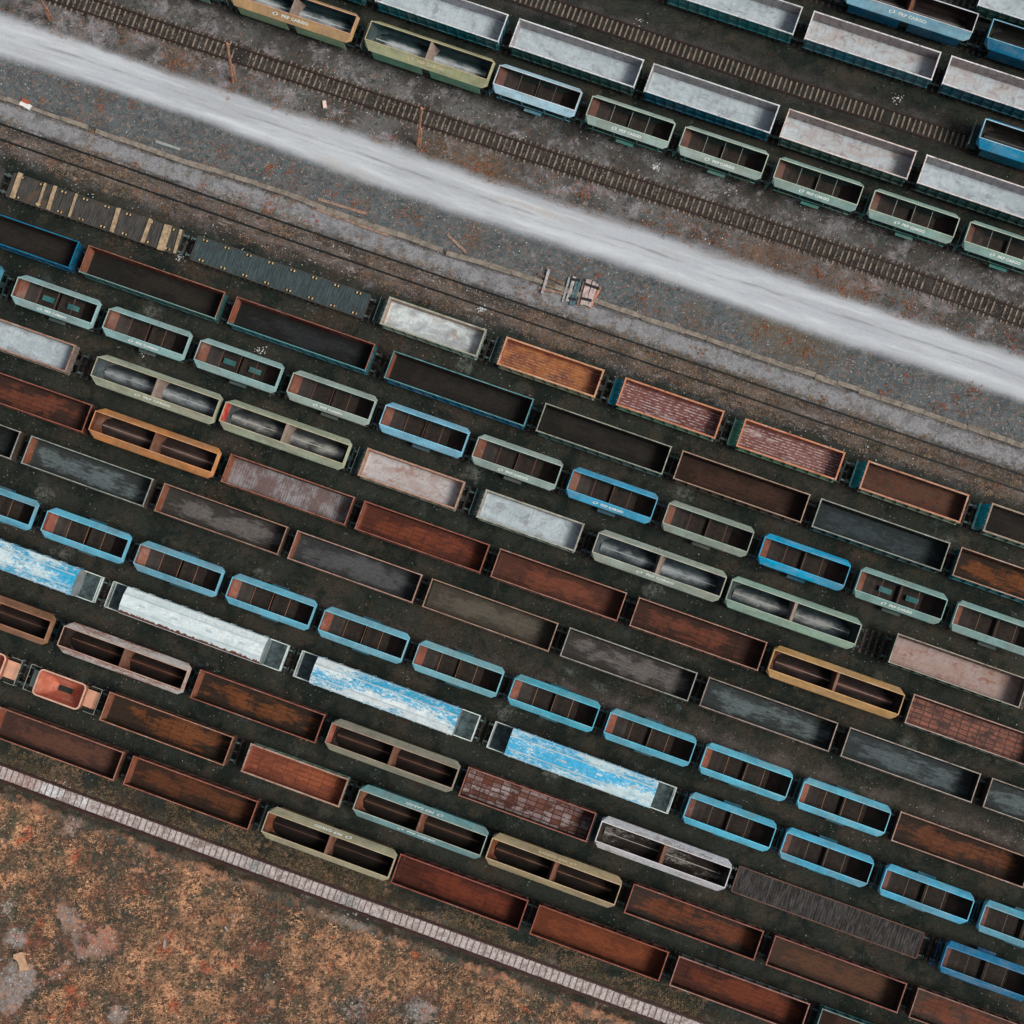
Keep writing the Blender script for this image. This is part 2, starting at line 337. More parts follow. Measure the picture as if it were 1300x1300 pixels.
strip('road', off(ROAD_UP,-11), off(ROAD_LO,3), .040, ground_mat('white_dust_road', [((170,171,178),0,0,0), ((160,161,168),.3,.44,.62), ((180,181,187),.35,.46,.64), ((168,162,162),.3,.54,.7), ((146,146,152),.8,.62,.74)], fade=(.22,.16,.28), stretch=(math.radians(-19.2),.22,1.5), tracks=True, bumpd=.01, fc=.22), n=70)
strip('yard_path', [(-250,560),(400,745),(1300,1048),(1550,1130)], [(-250,610),(380,788),(1300,1098),(1550,1185)], .010, ground_mat('speckled_path', [((66,62,57),0,0,0), ((84,76,74),.4,.44,.6), ((50,52,44),.3,.52,.66), ((100,70,62),1.4,.6,.7)], fade=(.5,.9,.5), speck=((170,166,160),3.6,.18)))
strip('siding_soil', off(TB,-34), off(TB,28), .010, ground_mat('siding_cinders', [((66,63,62),0,0,0), ((50,48,46),.3,.44,.6), ((100,98,100),.5,.6,.72)], fade=(.4,.8,.5)), x0=300, x1=1290)
strip('ash_bank', [(-250,855),(0,945),(500,1120),(900,1275),(1400,1470)], off(TD,34), .010, ground_mat('ash_bank_soil', [((68,64,55),0,0,0), ((124,112,106),.45,.54,.66), ((62,48,38),.6,.47,.60), ((112,84,66),1.1,.56,.66), ((48,52,46),.35,.55,.66), ((84,70,46),.25,.58,.68)], fade=(.45,1.0,.5), spots=((75,985,1.6,(150,110,98)),(230,1010,1.2,(120,100,92)),(560,1155,2,(126,112,106)),(480,1120,1.6,(92,76,48)),(400,1085,2,(86,70,44)),(700,1215,1.5,(124,108,102)))))
strip('rough_ground', off(TD,18), [(-250,1650),(1400,2400)], .020, ground_mat('rough_heath_soil', [((112,92,78),0,0,0), ((60,63,57),.2,.44,.56), ((164,116,90),.3,.48,.62), ((146,130,126),.17,.60,.68), ((158,92,72),.35,.56,.66), ((44,44,40),.8,.54,.64), ((96,74,62),1.6,.5,.62)], spots=[(a_, b_, c_, d_) for a_, b_, c_, d_ in RUB], fade=(.012,.05,.7), speck=((185,176,172),3.0,.2)), x0=-250, x1=1400, n=60)
strip('ballast', off(TD,-9), off(TD,9), .034, ground_mat('pale_ballast', [((176,164,164),0,0,0), ((136,122,120),1.4,.46,.6), ((110,90,80),.4,.55,.68), ((180,174,176),2.4,.55,.68)], spots=((66,1002,.9,(214,220,226)),(108,1018,.5,(206,206,210)),(34,992,1.2,(150,104,92)),(440,1144,1.2,(104,110,112)),(325,1100,.9,(96,110,112)),(15,985,1.0,(168,140,132))), fade=(.1,.3,2.0)))

# ------------------------------------------------------------------ tracks
rail_rust = plain('rail_rust', (58,42,38), .6); rail_dark = plain('rail_dark_steel', (28,32,32), .5)
sl_wood = plain('old_sleeper_wood', (98,86,76), .9, .5, 1.7); sl_dark = plain('dark_sleeper', (96,80,76), .9, .4)
sl_pale = plain('pale_sleeper', (136,118,104), .9, .35, 1.5)
sl_conc = plain('worn_sleeper', (142,124,112), .9, .55, 1.6)
def track(name, label, cl, x0, x1, railm, slm, pitch=.62, zs=.10, single=100, z0=.0, cat='railway track', slw=.22, sll=2.5, drop=(), jz=.004, rw=1.35):
    """cl: list of world points (centre line)"""
    pts = [P(x, interp(cl, x)) for x in np.linspace(x0, x1, 40)]
    root = empty(name, (pts[20].x, pts[20].y, z0)); tag(root, label, cat)
    base = root.location
    # arc length table
    seg = [0]
    for a, b in zip(pts, pts[1:]): seg.append(seg[-1]+(b-a).length)
    def at(s_):
        i = min(max(np.searchsorted(seg, s_)-1, 0), len(pts)-2)
        t = (s_-seg[i])/(seg[i+1]-seg[i]); p = pts[i].lerp(pts[i+1], t); d = (pts[i+1]-pts[i]).normalized(); return p, d
    for sgn in (1, -1):
        m = MB(); prof = [(-.075,.0),(-.075,.015),(-.012,.03),(-.012,.13),(-.036,.135),(-.036,.16),(.036,.16),(.036,.135),(.012,.13),(.012,.03),(.075,.015),(.075,.0)]
        rings = []
        for i, p in enumerate(pts):
            d = (pts[min(i+1, 39)]-pts[max(i-1, 0)]).normalized(); n = Vector((-d.y, d.x, 0))
            rings.append([p + n*(sgn*.755+a*rw) + Vector((0, 0, zs+b+z0)) - base for a, b in prof])
        m.loft(rings); link('rail', m.mesh('rail'), [railm], root)
    if slm:
        n = int(seg[-1]/pitch); smb = None; rest = MB(); mid = seg[-1]/2
        idx = sorted(range(n), key=lambda i: abs(i*pitch-mid)); ind = set(idx[:single])
        me = MB(); me.box(-slw/2, slw/2, -sll/2, sll/2, -.06, .07); 
        me = me.mesh('sleeper')
        for i in range(n):
            p, d = at(i*pitch+.3); ang = math.atan2(d.y, d.x)+random.gauss(0, .012); q = p-base
            if random.random() < .015 or any(a < i < b for a, b in drop): continue
            sh = random.gauss(0, .05)
            if i in ind:
                o = link('sleeper', me, [slm], root); o.location = (q.x-d.y*sh, q.y+d.x*sh, zs-.072+random.gauss(0, jz)); o.rotation_euler = (0, 0, ang)
            else:
                R = Matrix.Rotation(ang, 3, 'Z'); vs = [R @ Vector((a, b, c)) + Vector((q.x, q.y, zs-.072)) for a in (-slw/2, slw/2) for b in (-sll/2, sll/2) for c in (-.06, .07)]
                rest.add(vs, [(0,1,3,2),(4,6,7,5),(0,4,5,1),(2,3,7,6),(0,2,6,4),(1,5,7,3)])
        if rest.v: tag(link('sleeper', rest.mesh('sleepers_rest'), [slm], root), kind='stuff')
    return root
strip('track_bed', off(TA,-17), off(TA,17), .020, ground_mat('dark_track_bed', [((60,56,53),0,0,0), ((46,42,40),.5,.44,.58), ((88,80,76),.8,.56,.68)], fade=(.3,.5,.9)), n=60)
strip('siding_bed', off(TB,-14), off(TB,14), .020, ground_mat('dark_siding_bed', [((48,48,47),0,0,0), ((38,38,36),.5,.44,.58), ((66,62,60),.8,.56,.68)], fade=(.3,.5,.9)), x0=300, x1=1240)
strip('buried_bed', off(TC,-13), off(TC,30), .020, ground_mat('buried_track_soil', [((92,82,78),0,0,0), ((66,58,53),.5,.44,.58), ((128,116,114),1.0,.55,.66), ((104,74,60),.8,.55,.66), ((44,42,39),.7,.56,.66)], fade=(.25,.5,.8), stretch=(math.radians(-18.5),.5,1.3)), n=60)
track('railway_track', 'empty brown sleepered track running just above the white dust road', TA, -120, 1420, rail_rust, sl_conc, pitch=.60, slw=.16, sll=2.45, drop=((60,63),(84,86)))
track('railway_track', 'empty siding with pale sleepers ending at the blue hopper near the right edge', TB, 560, 1234, rail_rust, sl_pale, pitch=.56, sll=1.42, slw=.17)
track('railway_track', 'overgrown dark-railed track buried in soil just below the kerb', TC, -120, 1420, rail_dark, None, zs=.04)
track('railway_track', 'rusty track with pale ballast along the heath at the lower left', TD, -120, 960, plain('dark_red_rail', (62,36,34), .6), plain('dark_red_sleeper', (132,112,107), .9, .35, 6), pitch=.62, zs=.052, sll=1.4, slw=.12, jz=.004, rw=1.9)

# ------------------------------------------------------------------ wagons: meshes
steel = plain('underframe_steel', (48,50,48), .7); steelt = plain('teal_dirt_steel', (40,62,64), .7); wheelm = plain('wheel_steel', (60,48,42), .5)
buffm = plain('buffer_steel', (96,112,112), .5)
SQ = .8
def m_under(L_, W):
    m = MB(); m.box(-L_/2, L_/2, -.28, .28, .86, 1.12); 
    for s in (-1, 1):
        m.box(-L_/2+.12, L_/2-.12, s*(W/2-.16)-.06, s*(W/2-.16)+.06, .9, 1.17)
        m.box(s*L_/2-.14 if s > 0 else -L_/2-.02, s*L_/2+.02 if s > 0 else -L_/2+.14, -W/2+.08, W/2-.08, .82, 1.16)
    for x in np.linspace(-L_/2+1.2, L_/2-1.2, max(3, int(L_/1.8))): m.box(x-.05, x+.05, -W/2+.24, W/2-.24, .92, 1.13)
    return m.mesh('underframe')
def m_bogie():
    m = MB()
    for s in (-1, 1):
        m.box(-1.35, 1.35, s*1.0-.07, s*1.0+.07, .42, .72)
        for x in (-.9, .9):
            m.box(x-.18, x+.18, s*1.0-.11, s*1.0+.11, .34, .6)
            m.cyl((x, s*.70, .62), (x, s*.82, .62), .45, 18, 1)
    for x in (-.9, .9): m.cyl((x, -.9, .62), (x, .9, .62), .08, 8, 1)
    m.box(-.25, .25, -.95, .95, .5, .84); return m.mesh('bogie')
def m_wheelset():
    m = MB(); m.cyl((0, -.95, .62), (0, .95, .62), .08, 8, 1)
    for s in (-1, 1):
        m.cyl((0, s*.70, .62), (0, s*.82, .62), .47, 18, 1); m.box(-.2, .2, s*.98-.1, s*.98+.1, .45, .88); m.box(-.65, .65, s*1.0-.04, s*1.0+.04, .78, .86)
    return m.mesh('wheelset')
def m_buffer():
    m = MB(); m.cyl((0, 0, 1.06), (.34, 0, 1.06), .11, 10); m.cyl((.34, 0, 1.06), (.5, 0, 1.06), .075, 10); m.cyl((.5, 0, 1.06), (.545, 0, 1.06), .22, 14); return m.mesh('buffer')
BOGIE, WSET, BUF = m_bogie(), m_wheelset(), m_buffer()
def m_coupler():
    m = MB(); m.bar((0,0,1.0), (.3,0,.98), .1); m.bar((.3,0,.98), (.55,.03,.82), .07); m.cyl((.3,-.2,.98), (.3,.2,.98), .04, 6); return m.mesh('coupling')
COUP = m_coupler()

def box_meshes(L_, W, z0, zr, rimw, ribs, low=False):
    """open box wagon: body (0 outside, 1 inside), rim, floor"""
    x, y, t = L_/2-.05, W/2-.05, .06
    m = MB()
    o = [(-x,-y),(x,-y),(x,y),(-x,y)]; i = [(-x+t,-y+t),(x-t,-y+t),(x-t,y-t),(-x+t,y-t)]
    m.loft([[(a,b,z0-.12) for a,b in o], [(a,b,zr-.05) for a,b in o]], 0)
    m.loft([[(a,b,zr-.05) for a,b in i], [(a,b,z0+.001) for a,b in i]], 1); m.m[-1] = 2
    n = ribs
    for k in range(n):
        xx = -x+.25+(2*x-.5)*k/(n-1)
        for s in (-1, 1):
            m.box(xx-.06, xx+.06, *sorted((s*(y+.002), s*(y+.11))), z0-.1, zr-.1, 0)
    for s in (-1, 1):
        for yy in (-y*.62, 0, y*.62): m.box(*sorted((s*(x+.002), s*(x+.10))), yy-.05, yy+.05, z0-.1, zr-.1, 0)
        zz = z0+(zr-z0)*.5
        m.box(-x+.02, x-.02, *sorted((s*(y+.003), s*(y+.06))), zz-.05, zz+.05, 0)
        m.box(-x+.02, x-.02, *sorted((s*(y+.003), s*(y+.13))), z0-.12, z0-.02, 0)
        for k in range(n-1):  # inside wall stiffeners seen on the plates
            xx = -x+.25+(2*x-.5)*(k+.5)/(n-1); m.box(xx-.03, xx+.03, *sorted((s*(y-t-.001), s*(y-t-.03))), z0+.02, zr-.1, 1)
    body = m.mesh('body')
    r = MB(); r.ring(x+.07, y+.07, rimw, zr-.05, zr+.03); 
    for sx in (-1, 1):
        for sy in (-1, 1): r.box(*sorted((sx*(x-.02), sx*(x+.085))), *sorted((sy*(y-.02), sy*(y+.085))), zr-.3, zr+.045)
    rim = r.mesh('rim')
    nx = 60; ny = 12; vs = []; fs = []
    rr = np.random.default_rng(int(L_*100))
    for a in range(nx+1):
        for b in range(ny+1):
            xx = -x+t+(2*(x-t))*a/nx; yy = -y+t+(2*(y-t))*b/ny
            edge = min(a, nx-a, b*2, (ny-b)*2); vs.append((xx, yy, z0+.01+float(rr.random())*.025+(.05 if edge == 0 else 0)))
    for a in range(nx):
        for b in range(ny): k = a*(ny+1)+b; fs.append((k, k+ny+1, k+ny+2, k+1))
    f = MB(); f.add(vs, fs); fl = f.mesh('floor')
    return body, rim, fl

def octo(x, y, c, z, cy=None):
    cy = cy or c*.75
    return [(-x+c,-y,z),(x-c,-y,z),(x,-y+cy,z),(x,y-cy,z),(x-c,y,z),(-x+c,y,z),(-x,y-cy,z),(-x,-y+cy,z)]
def recto(x, y, z):   # rectangle with 8 points matching octo's order
    e = .02
    return [(-x+e,-y,z),(x-e,-y,z),(x,-y+e,z),(x,y-e,z),(x-e,y,z),(-x+e,y,z),(-x,y-e,z),(-x,-y+e,z)]
def hopper_meshes(ox, oy, zr, wy, zc, zlow, bays, ch, xlow):
    """ox,oy half opening; rim height zr; cant goes down to half-width wy at zc; side to zlow, then closes in"""
    m = MB(); t = .05
    x = ox+.04
    m.loft([recto(x, oy+.04, zr), octo(x+.02, wy, ch, zc, ch*.72)], 0)          # cant
    m.loft([octo(x+.02, wy, ch, zc, ch*.72), octo(x-.06, wy-.03, ch, zc-.12, ch*.72)], 0)
    if bays == 2:
        m.loft([octo(x-.06, wy-.03, ch, zc-.12, ch*.72), octo(x-.5, wy-.10, ch, zlow+.1, ch*.6)], 4)
        for s_ in (-1, 1):                      # two long skirt doors each side
            for a, b in ((-5.7, -.45), (.45, 5.7)): m.box(a, b, *sorted((s_*(wy-.09), s_*(wy-.02))), .85, zc-.2, 1)
    else: m.loft([octo(x-.06, wy-.03, ch, zc-.12, ch*.72), octo(x-.9, 1.0, ch*.6, zlow+.1, .3)], 4)
    m.loft([octo(xlow*.9, .95, .3, zlow+.1, .2), octo(xlow*.8, .6, .2, .75, .1)], 4)
    if bays == 1:
        for s_ in (-1, 1):
            m.box(-3.9, 3.9, *sorted((s_*1.36, s_*1.44)), 1.08, 1.2, 1)
            for xx in (-3.4, -1.2, 1.2, 3.4): m.bar((xx, s_*1.38, 1.1), (xx, s_*1.48, zc-.2), .1, .1, 1)
            m.box(-.9, .9, *sorted((s_*1.46, s_*1.75)), .80, .86, 1)
    i1 = recto(ox, oy, zr-.02); i2 = octo(ox-.05, wy-.08, ch, zc+.02, ch*.6)
    m.loft([i1, i2], 2)
    if bays == 1: m.loft([i2, octo(ox-.75, wy-.2, .3, zlow+.75, .3), octo(ox-1.9, 1.05, .2, zlow+.0, .2)], 2); q = octo(ox-1.9, 1.05, .2, zlow+.0, .2)
    else: m.loft([i2, octo(ox-.62, wy-.16, .4, zlow+.35, .4), octo(ox-1.3, wy-.4, .2, zlow-.1, .2)], 2); q = octo(ox-1.3, wy-.4, .2, zlow-.1, .2)
    m.add(q, [tuple(range(8))], 3)
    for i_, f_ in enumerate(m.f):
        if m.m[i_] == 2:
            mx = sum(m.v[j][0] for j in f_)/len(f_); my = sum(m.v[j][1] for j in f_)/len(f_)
            if mx < -(ox-.8 if bays == 1 else ox-1.1) and abs(my) < .9: m.m[i_] = 5  # upper west slope gets its own slot for a painted-in sunlit tone
    body = m.mesh('body')
    r = MB(); r.ring(ox+.06, oy+.06, .09, zr, zr+.035); rim = r.mesh('rim')
    d = MB()
    if bays == 2:
        yy = wy-.14
        rings = [[(-.28,-oy,zr-.12),(.28,-oy,zr-.12),(.28,oy,zr-.12),(-.28,oy,zr-.12)], [(-.1,-oy,zr-.05),(.1,-oy,zr-.05),(.1,oy,zr-.05),(-.1,oy,zr-.05)]]
        d.loft([[(-.45,-yy+.2,zlow),(.45,-yy+.2,zlow),(.45,yy-.2,zlow),(-.45,yy-.2,zlow)]]+[[(-.2,-oy,zr-.9),(.2,-oy,zr-.9),(.2,oy,zr-.9),(-.2,oy,zr-.9)],[(-.05,-oy,zr-.16),(.05,-oy,zr-.16),(.05,oy,zr-.16),(-.05,oy,zr-.16)]], 0, True); d.box(-.13, .13, -oy, oy, zr-.159, zr-.12)
    else:
        d.loft([[(-.35,-.95,zlow+.01),(.35,-.95,zlow+.01),(.35,.95,zlow+.01),(-.35,.95,zlow+.01)], [(-.04,-1.0,zlow+.5),(.04,-1.0,zlow+.5),(.04,1.0,zlow+.5),(-.04,1.0,zlow+.5)]], 0, True)
    div = d.mesh('divider')
    k = MB()
    if bays == 2:       # saddle ridge along the middle of each bay
        for s in (-1, 1):
            xa, xb = sorted((s*.35, s*(ox-.55)))
            vs = [(xa,-wy+.4,zlow-.05),(xb,-wy+.4,zlow-.05),(xb,-.04,zlow+.95),(xa,-.04,zlow+.95),(xa,.04,zlow+.95),(xb,.04,zlow+.95),(xb,wy-.4,zlow-.05),(xa,wy-.4,zlow-.05)]
            k.add(vs, [(0,1,2,3),(4,5,6,7)], 0); k.add([vs[3],vs[2],vs[5],vs[4]], [(0,1,2,3)], 1)
    else:
        brace = []
        for xx in (-ox*.45, -.03, ox*.40): k = MB(); k.bar((xx, -oy-.3, zr-.65), (xx, oy+.3, zr-.65), .05, .06, 1); brace.append(k.mesh('tie_bar'))
    if bays == 2: brace = k.mesh('saddle_floor')
    return body, rim, div, brace

HOP = hopper_meshes(4.25, .96, 3.55, 1.55, 2.75, 1.45, 1, .42, 3.4)
TWIN = hopper_meshes(6.42, .95, 4.0, 1.58, 2.85, 1.3, 2, .50, 6.0)
GON = box_meshes(12.9, 2.86, 1.25, 3.2, .10, 11)
GONL = box_meshes(14.5, 2.80, 1.25, 3.2, .09, 12)
GONW = box_meshes(13.05, 2.96, 1.25, 3.3, .12, 13)
LOW = box_meshes(10.1, 2.84, 1.30, 2.8, .15, 9)
U_G, U_GL, U_H, U_L, U_S, U_T, U_F, U_D = (m_under(a, b) for a, b in ((12.9,2.7),(14.5,2.7),(8.6,2.5),(13.2,2.6),(11.2,2.8),(18.4,2.7),(18.5,2.5),(7.2,2.4)))

underc = paint((40,56,54), amt=.5)
m = MB()
for yy in (-1.4, -1.05): m.bar((-4.72, yy, .55), (-4.55, yy, 1.75), .05)
for zz in (.6, .9, 1.2, 1.5): m.bar((-4.70, -1.4, zz), (-4.70, -1.05, zz), .05, .06)
m.bar((-4.5, -1.2, 1.1), (-4.5, 1.2, 1.1), .1); m.bar((-4.5, .9, 1.1), (-4.5, .9, 2.1), .05); m.bar((-4.45, -1.0, 1.15), (-4.3, -1.0, 2.3), .06); m.bar((-4.5, .3, 2.05), (-4.5, 1.2, 2.05), .05)
LAD = m.mesh('ladder')
def saddle(c, cr, wd=.42, patch=0.5):
    """saddle sheets with light dust lying along the ridge"""
    s = NT('saddle_sheet'); v = s.coord(); tc = s.n('TexCoord'); sx = s.n('SeparateXYZ'); s.l(tc.outputs['Object'], sx.inputs[0])
    n = s.noise(s.scale(v, (.7, 1.2, 1)), 1.3, 7, .7, .8); n2 = s.noise(s.scale(v, (.5, .5, .5)), .8, 4)
    col = s.mix(s.step(n, .35, .65), L(c), L(tuple(int(x*.6) for x in c)))
    d = s.math('SUBTRACT', s.math('ADD', wd*.6, s.math('MULTIPLY', s.math('SUBTRACT', n, .42), 2.2*patch)), s.math('ABSOLUTE', sx.outputs[1]))
    col = s.mix(s.math('MULTIPLY', s.step(d, -.3, .35), s.step(n2, .32, .6)), col, L(cr)); return s.out(col, .8, spec=.3)
def text_mesh(body, size):
    cu = bpy.data.curves.new('lettering', 'FONT'); cu.body = body; cu.size = size; cu.align_x = 'LEFT'; cu.offset = .02; cu.extrude = .004; cu.resolution_u = 2
    o = bpy.data.objects.new('tmp', cu); C.collection.objects.link(o)
    dg = bpy.context.evaluated_depsgraph_get(); me = bpy.data.meshes.new_from_object(o.evaluated_get(dg)); bpy.data.objects.remove(o)
    vs = [v.co.copy() for v in me.vertices]; fs = [tuple(p.vertices) for p in me.polygons]; bpy.data.meshes.remove(me); return vs, fs
def lettering_mesh(size, cant_y, cant_z, ny, nz):
    """white wagon-side lettering with the two-crescent emblem, laid on a cant; origin text centre"""
    vs, fs = text_mesh('PKP CARGO', size); m = MB(); wd = max(v.x for v in vs)
    tot = wd+size*2.0; x0 = -tot/2
    m.add([(v.x+x0+size*2.0, v.y-size*.35, v.z) for v in vs], fs)
    cx, cy = x0+size*.75, 0
    m2 = m; m = MB()
    for s in (-1, 1):     # two interlocking crescents
        outer, inner = [], []
        for k in range(13):
            a = math.radians(-100+200*k/12); r = size*.5
            outer.append((cx+s*(size*.12+math.cos(a)*r), cy+s*(size*.12)+math.sin(a)*r*.85, .004))
            inner.append((cx+s*(size*.12+math.cos(a)*r*.55-size*.05), cy+s*(size*.12)+math.sin(a)*r*.5, .004))
        vv = outer+inner; m.add(vv, [(k, k+1, 14+k, 13+k) if s > 0 else (13+k, 14+k, k+1, k) for k in range(12)])
    # tilt onto the south-facing cant
    n = Vector((0, -nz, ny)).normalized(); up = Vector((0, ny, nz)).normalized()
    for q in (m, m2): q.v = [tuple(Vector((v[0], 0, 0)) + up*v[1] + n*(v[2]+.006) + Vector((0, -cant_y, cant_z))) for v in q.v]
    return m2.mesh('lettering'), m.mesh('emblem')
LET_H = lettering_mesh(.42, 1.26, 3.185, .55, .80)
LET_L = lettering_mesh(.52, 1.24, 3.525, .59, 1.15)
letm = plain('white_lettering', (238,240,236), .7, .08); lety = plain('cream_lettering', (225,205,170), .7, .12)

def rimpaint(c, south=None):
    key = ('rim', c, south)
    if key in _cache: return _cache[key]
    s = NT('worn_rim'); v = s.coord(); c = tuple(int(x) for x in c)
    n = s.noise(s.scale(v, (.6, .9, 1)), 1.6, 8, .75); gr = sum(c)/3
    col = s.mix(s.step(n, .36, .52), L(tuple(int(x*.78) for x in c)), L(c)); col = s.mix(s.step(n, .55, .63), col, L(tuple(int(gr*.55+x*.45+22) for x in c)))
    if south:
        tc = s.n('TexCoord'); sx = s.n('SeparateXYZ'); s.l(tc.outputs['Object'], sx.inputs[0])
        col = s.mix(s.step(s.math('ADD', s.math('MULTIPLY', sx.outputs[1], -1.0), s.math('MULTIPLY', s.math('SUBTRACT', n, .5), .8)), 1.15, 1.3), col, L(south))
    r = s.noise(v, 3.3, 8, .75); col = s.mix(s.math('MULTIPLY', s.step(r, .55, .64), .75), col, L((84, 58, 48)))
    _cache[key] = s.out(col, .7, spec=.2); return _cache[key]
PT = lambda c, a=.4, k=1.0: paint(tuple(c), amt=a, k=k)
# ------------------------------------------------------------------ wagon kinds
TH = None  # heading, set below
def running(root, L_, W, bog=True, wheelx=None):
    for s in (-1, 1):
        if bog: o = link('bogie', BOGIE, [steel, wheelm], root); o.location = (s*(wheelx or L_/2-2.0), 0, 0)
        else: o = link('wheelset', WSET, [steel, wheelm], root); o.location = (s*(wheelx or L_/2-1.8), 0, 0)
        for sy in (-1, 1):
            b = link('buffer', BUF, [buffm], root); b.location = (s*(L_/2+.02), sy*.875, 0); b.rotation_euler = (0, 0, 0 if s > 0 else math.pi)
        c = link('coupling', COUP, [steel], root); c.location = (s*(L_/2+.02), 0, 0); c.rotation_euler = (0, 0, 0 if s > 0 else math.pi)
_proto = {}
def gondola(name, loc, size, rim, outc, inner, flm, west=None):
    body, rm, fl = {'G': GON, 'E': GONL, 'V': GONW, 'S': LOW, 'Q': LOW, 'D3': LOW}[size]
    root = empty(name, loc, TH)
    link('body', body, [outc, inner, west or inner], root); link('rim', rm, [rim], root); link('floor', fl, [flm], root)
    L_ = {'G': 12.9, 'E': 14.5, 'V': 13.0, 'S': 11.2, 'Q': 11.2, 'D3': 10.2}[size]
    u = link('underframe', {'G': U_G, 'E': U_GL, 'V': U_G, 'S': U_S, 'Q': U_S, 'D3': U_S}[size], [steel], root)
    running(root, L_, 2.7)
    return root
def handrail_mesh(x, z1):
    m = MB(); m.bar((x,-1.25,z1),(x,1.25,z1),.07); 
    for y in (-1.25, -.45, .45, 1.25): m.bar((x,y,1.15),(x,y,z1),.05)
    m.bar((x,-1.25,(z1+1.2)/2),(x,1.25,(z1+1.2)/2),.04); return m.mesh('handrail')
HR_L = handrail_mesh(-7.05, 2.3); 
def plat(x0, x1, w_, z):
    m = MB(); m.box(x0, x1, -w_, w_, z-.05, z); return m.mesh('platform')
PL_L = plat(-7.1, -6.15, 1.25, 1.24); PL_S = plat(-5.95, -5.12, 1.3, 1.26)
def hopper(name, loc, cant, lower, inner, bot, rim, ridge=None, let=None, two=True, letm_=None, rail=False, dvm=None, sad=None, west=None):
    root = empty(name, loc, TH)
    if name == 'hopper_wagon':
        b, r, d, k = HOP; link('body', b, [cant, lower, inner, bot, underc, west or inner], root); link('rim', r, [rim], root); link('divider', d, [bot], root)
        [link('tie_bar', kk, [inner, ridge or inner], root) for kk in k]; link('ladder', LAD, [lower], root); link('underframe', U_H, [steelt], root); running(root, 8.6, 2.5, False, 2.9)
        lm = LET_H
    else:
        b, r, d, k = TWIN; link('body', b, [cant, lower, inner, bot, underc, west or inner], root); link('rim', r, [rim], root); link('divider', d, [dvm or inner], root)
        link('saddle_floor', k, [sad or inner, ridge or inner], root); link('underframe', U_L, [steelt], root); running(root, 13.2, 2.6, True, 4.9)
        lm = LET_L
        if rail: link('handrail', HR_L, [PT((130,135,130))], root); link('platform', PL_L, [steelt], root)
    if let:
        for rot in {'S': (0,), 'N': (math.pi,), 'B': (0, math.pi)}[let]:
            for nm_, me_ in zip(('lettering', 'emblem'), lm): link(nm_, me_, [letm_ or letm], root).rotation_euler = (0, 0, rot)
    return root

# covered wagon -----------------------------------------------------
def m_cov():
    x = 7.35; sec = [(-1.18,.95),(-1.36,1.6),(-1.38,3.35),(-1.28,3.62),(-.62,4.02),(-.60,4.07),(.60,4.07),(.62,4.02),(1.28,3.62),(1.38,3.35),(1.36,1.6),(1.18,.95)]
    m = MB(); m.loft([[(x_, a, b) for a, b in sec] for x_ in (-x, x)], 0)
    m.add([(-x, a, b) for a, b in sec], [tuple(range(len(sec)))[::-1]], 1); m.add([(x, a, b) for a, b in sec], [tuple(range(len(sec)))], 1)
    for xx in np.linspace(-x+.5, x-.5, 9):
        for s in (-1, 1): m.box(xx-.04, xx+.04, *sorted((s*1.37, s*1.43)), 1.1, 3.4, 0)
    return m.mesh('body')
def m_cov_hatch():
    m = MB()
    for s in (-1, 1): m.box(-7.2, 7.2, s*.62-.05, s*.62+.05, 4.05, 4.14)
    for s in (-1, 1): m.box(-7.3, 7.3, s*1.30-.02, s*1.30+.02, 3.60, 3.66)
    for x in (-5.2, -1.8, 1.8, 5.2): m.box(x-.3, x+.3, -.1, .1, 4.068, 4.10)
    return m.mesh('roof_rail')
def m_deck(s):
    m = MB(); a, b = sorted((s*7.36, s*9.25)); m.box(a, b, -1.3, 1.3, 1.2, 1.26)
    for yy in (-.85, -.2, .45, 1.0): m.box(a+.15, b-.15, yy-.09, yy+.09, 1.261, 1.32)
    return m.mesh('platform')
def m_deckrail(s):
    m = MB(); a, b = sorted((s*7.38, s*9.2)); z = 2.25; e = s*9.2
    for yy in (-1.3, 1.3): m.bar((a,yy,z),(b,yy,z),.09); m.bar((a,yy,1.75),(b,yy,1.75),.04)
    m.bar((e,-1.3,z),(e,1.3,z),.09); m.bar((e,-1.3,1.75),(e,1.3,1.75),.04)
    for yy in (-1.3, -.43, .43, 1.3): m.bar((e,yy,1.2),(e,yy,z),.06)
    m.box(*sorted((e, e-s*.14)), -1.33, 1.33, 1.262, 1.34); return m.mesh('handrail')
COV, COVH, CDK, CRL = m_cov(), m_cov_hatch(), (m_deck(-1), m_deck(1)), (m_deckrail(-1), m_deckrail(1))
def covered(loc, roof, end, railm):
    root = empty('covered_wagon', loc, TH)
    link('body', COV, [roof, end], root); link('roof_rail', COVH, [PT((176,192,200), .4)], root)
    for i in (0, 1): link('platform', CDK[i], [plain('platform_steel', (76,90,94), .7, .4, 1.5)], root); link('handrail', CRL[i], [railm], root)
    link('underframe', U_T, [steel], root); running(root, 18.45, 2.7); return root

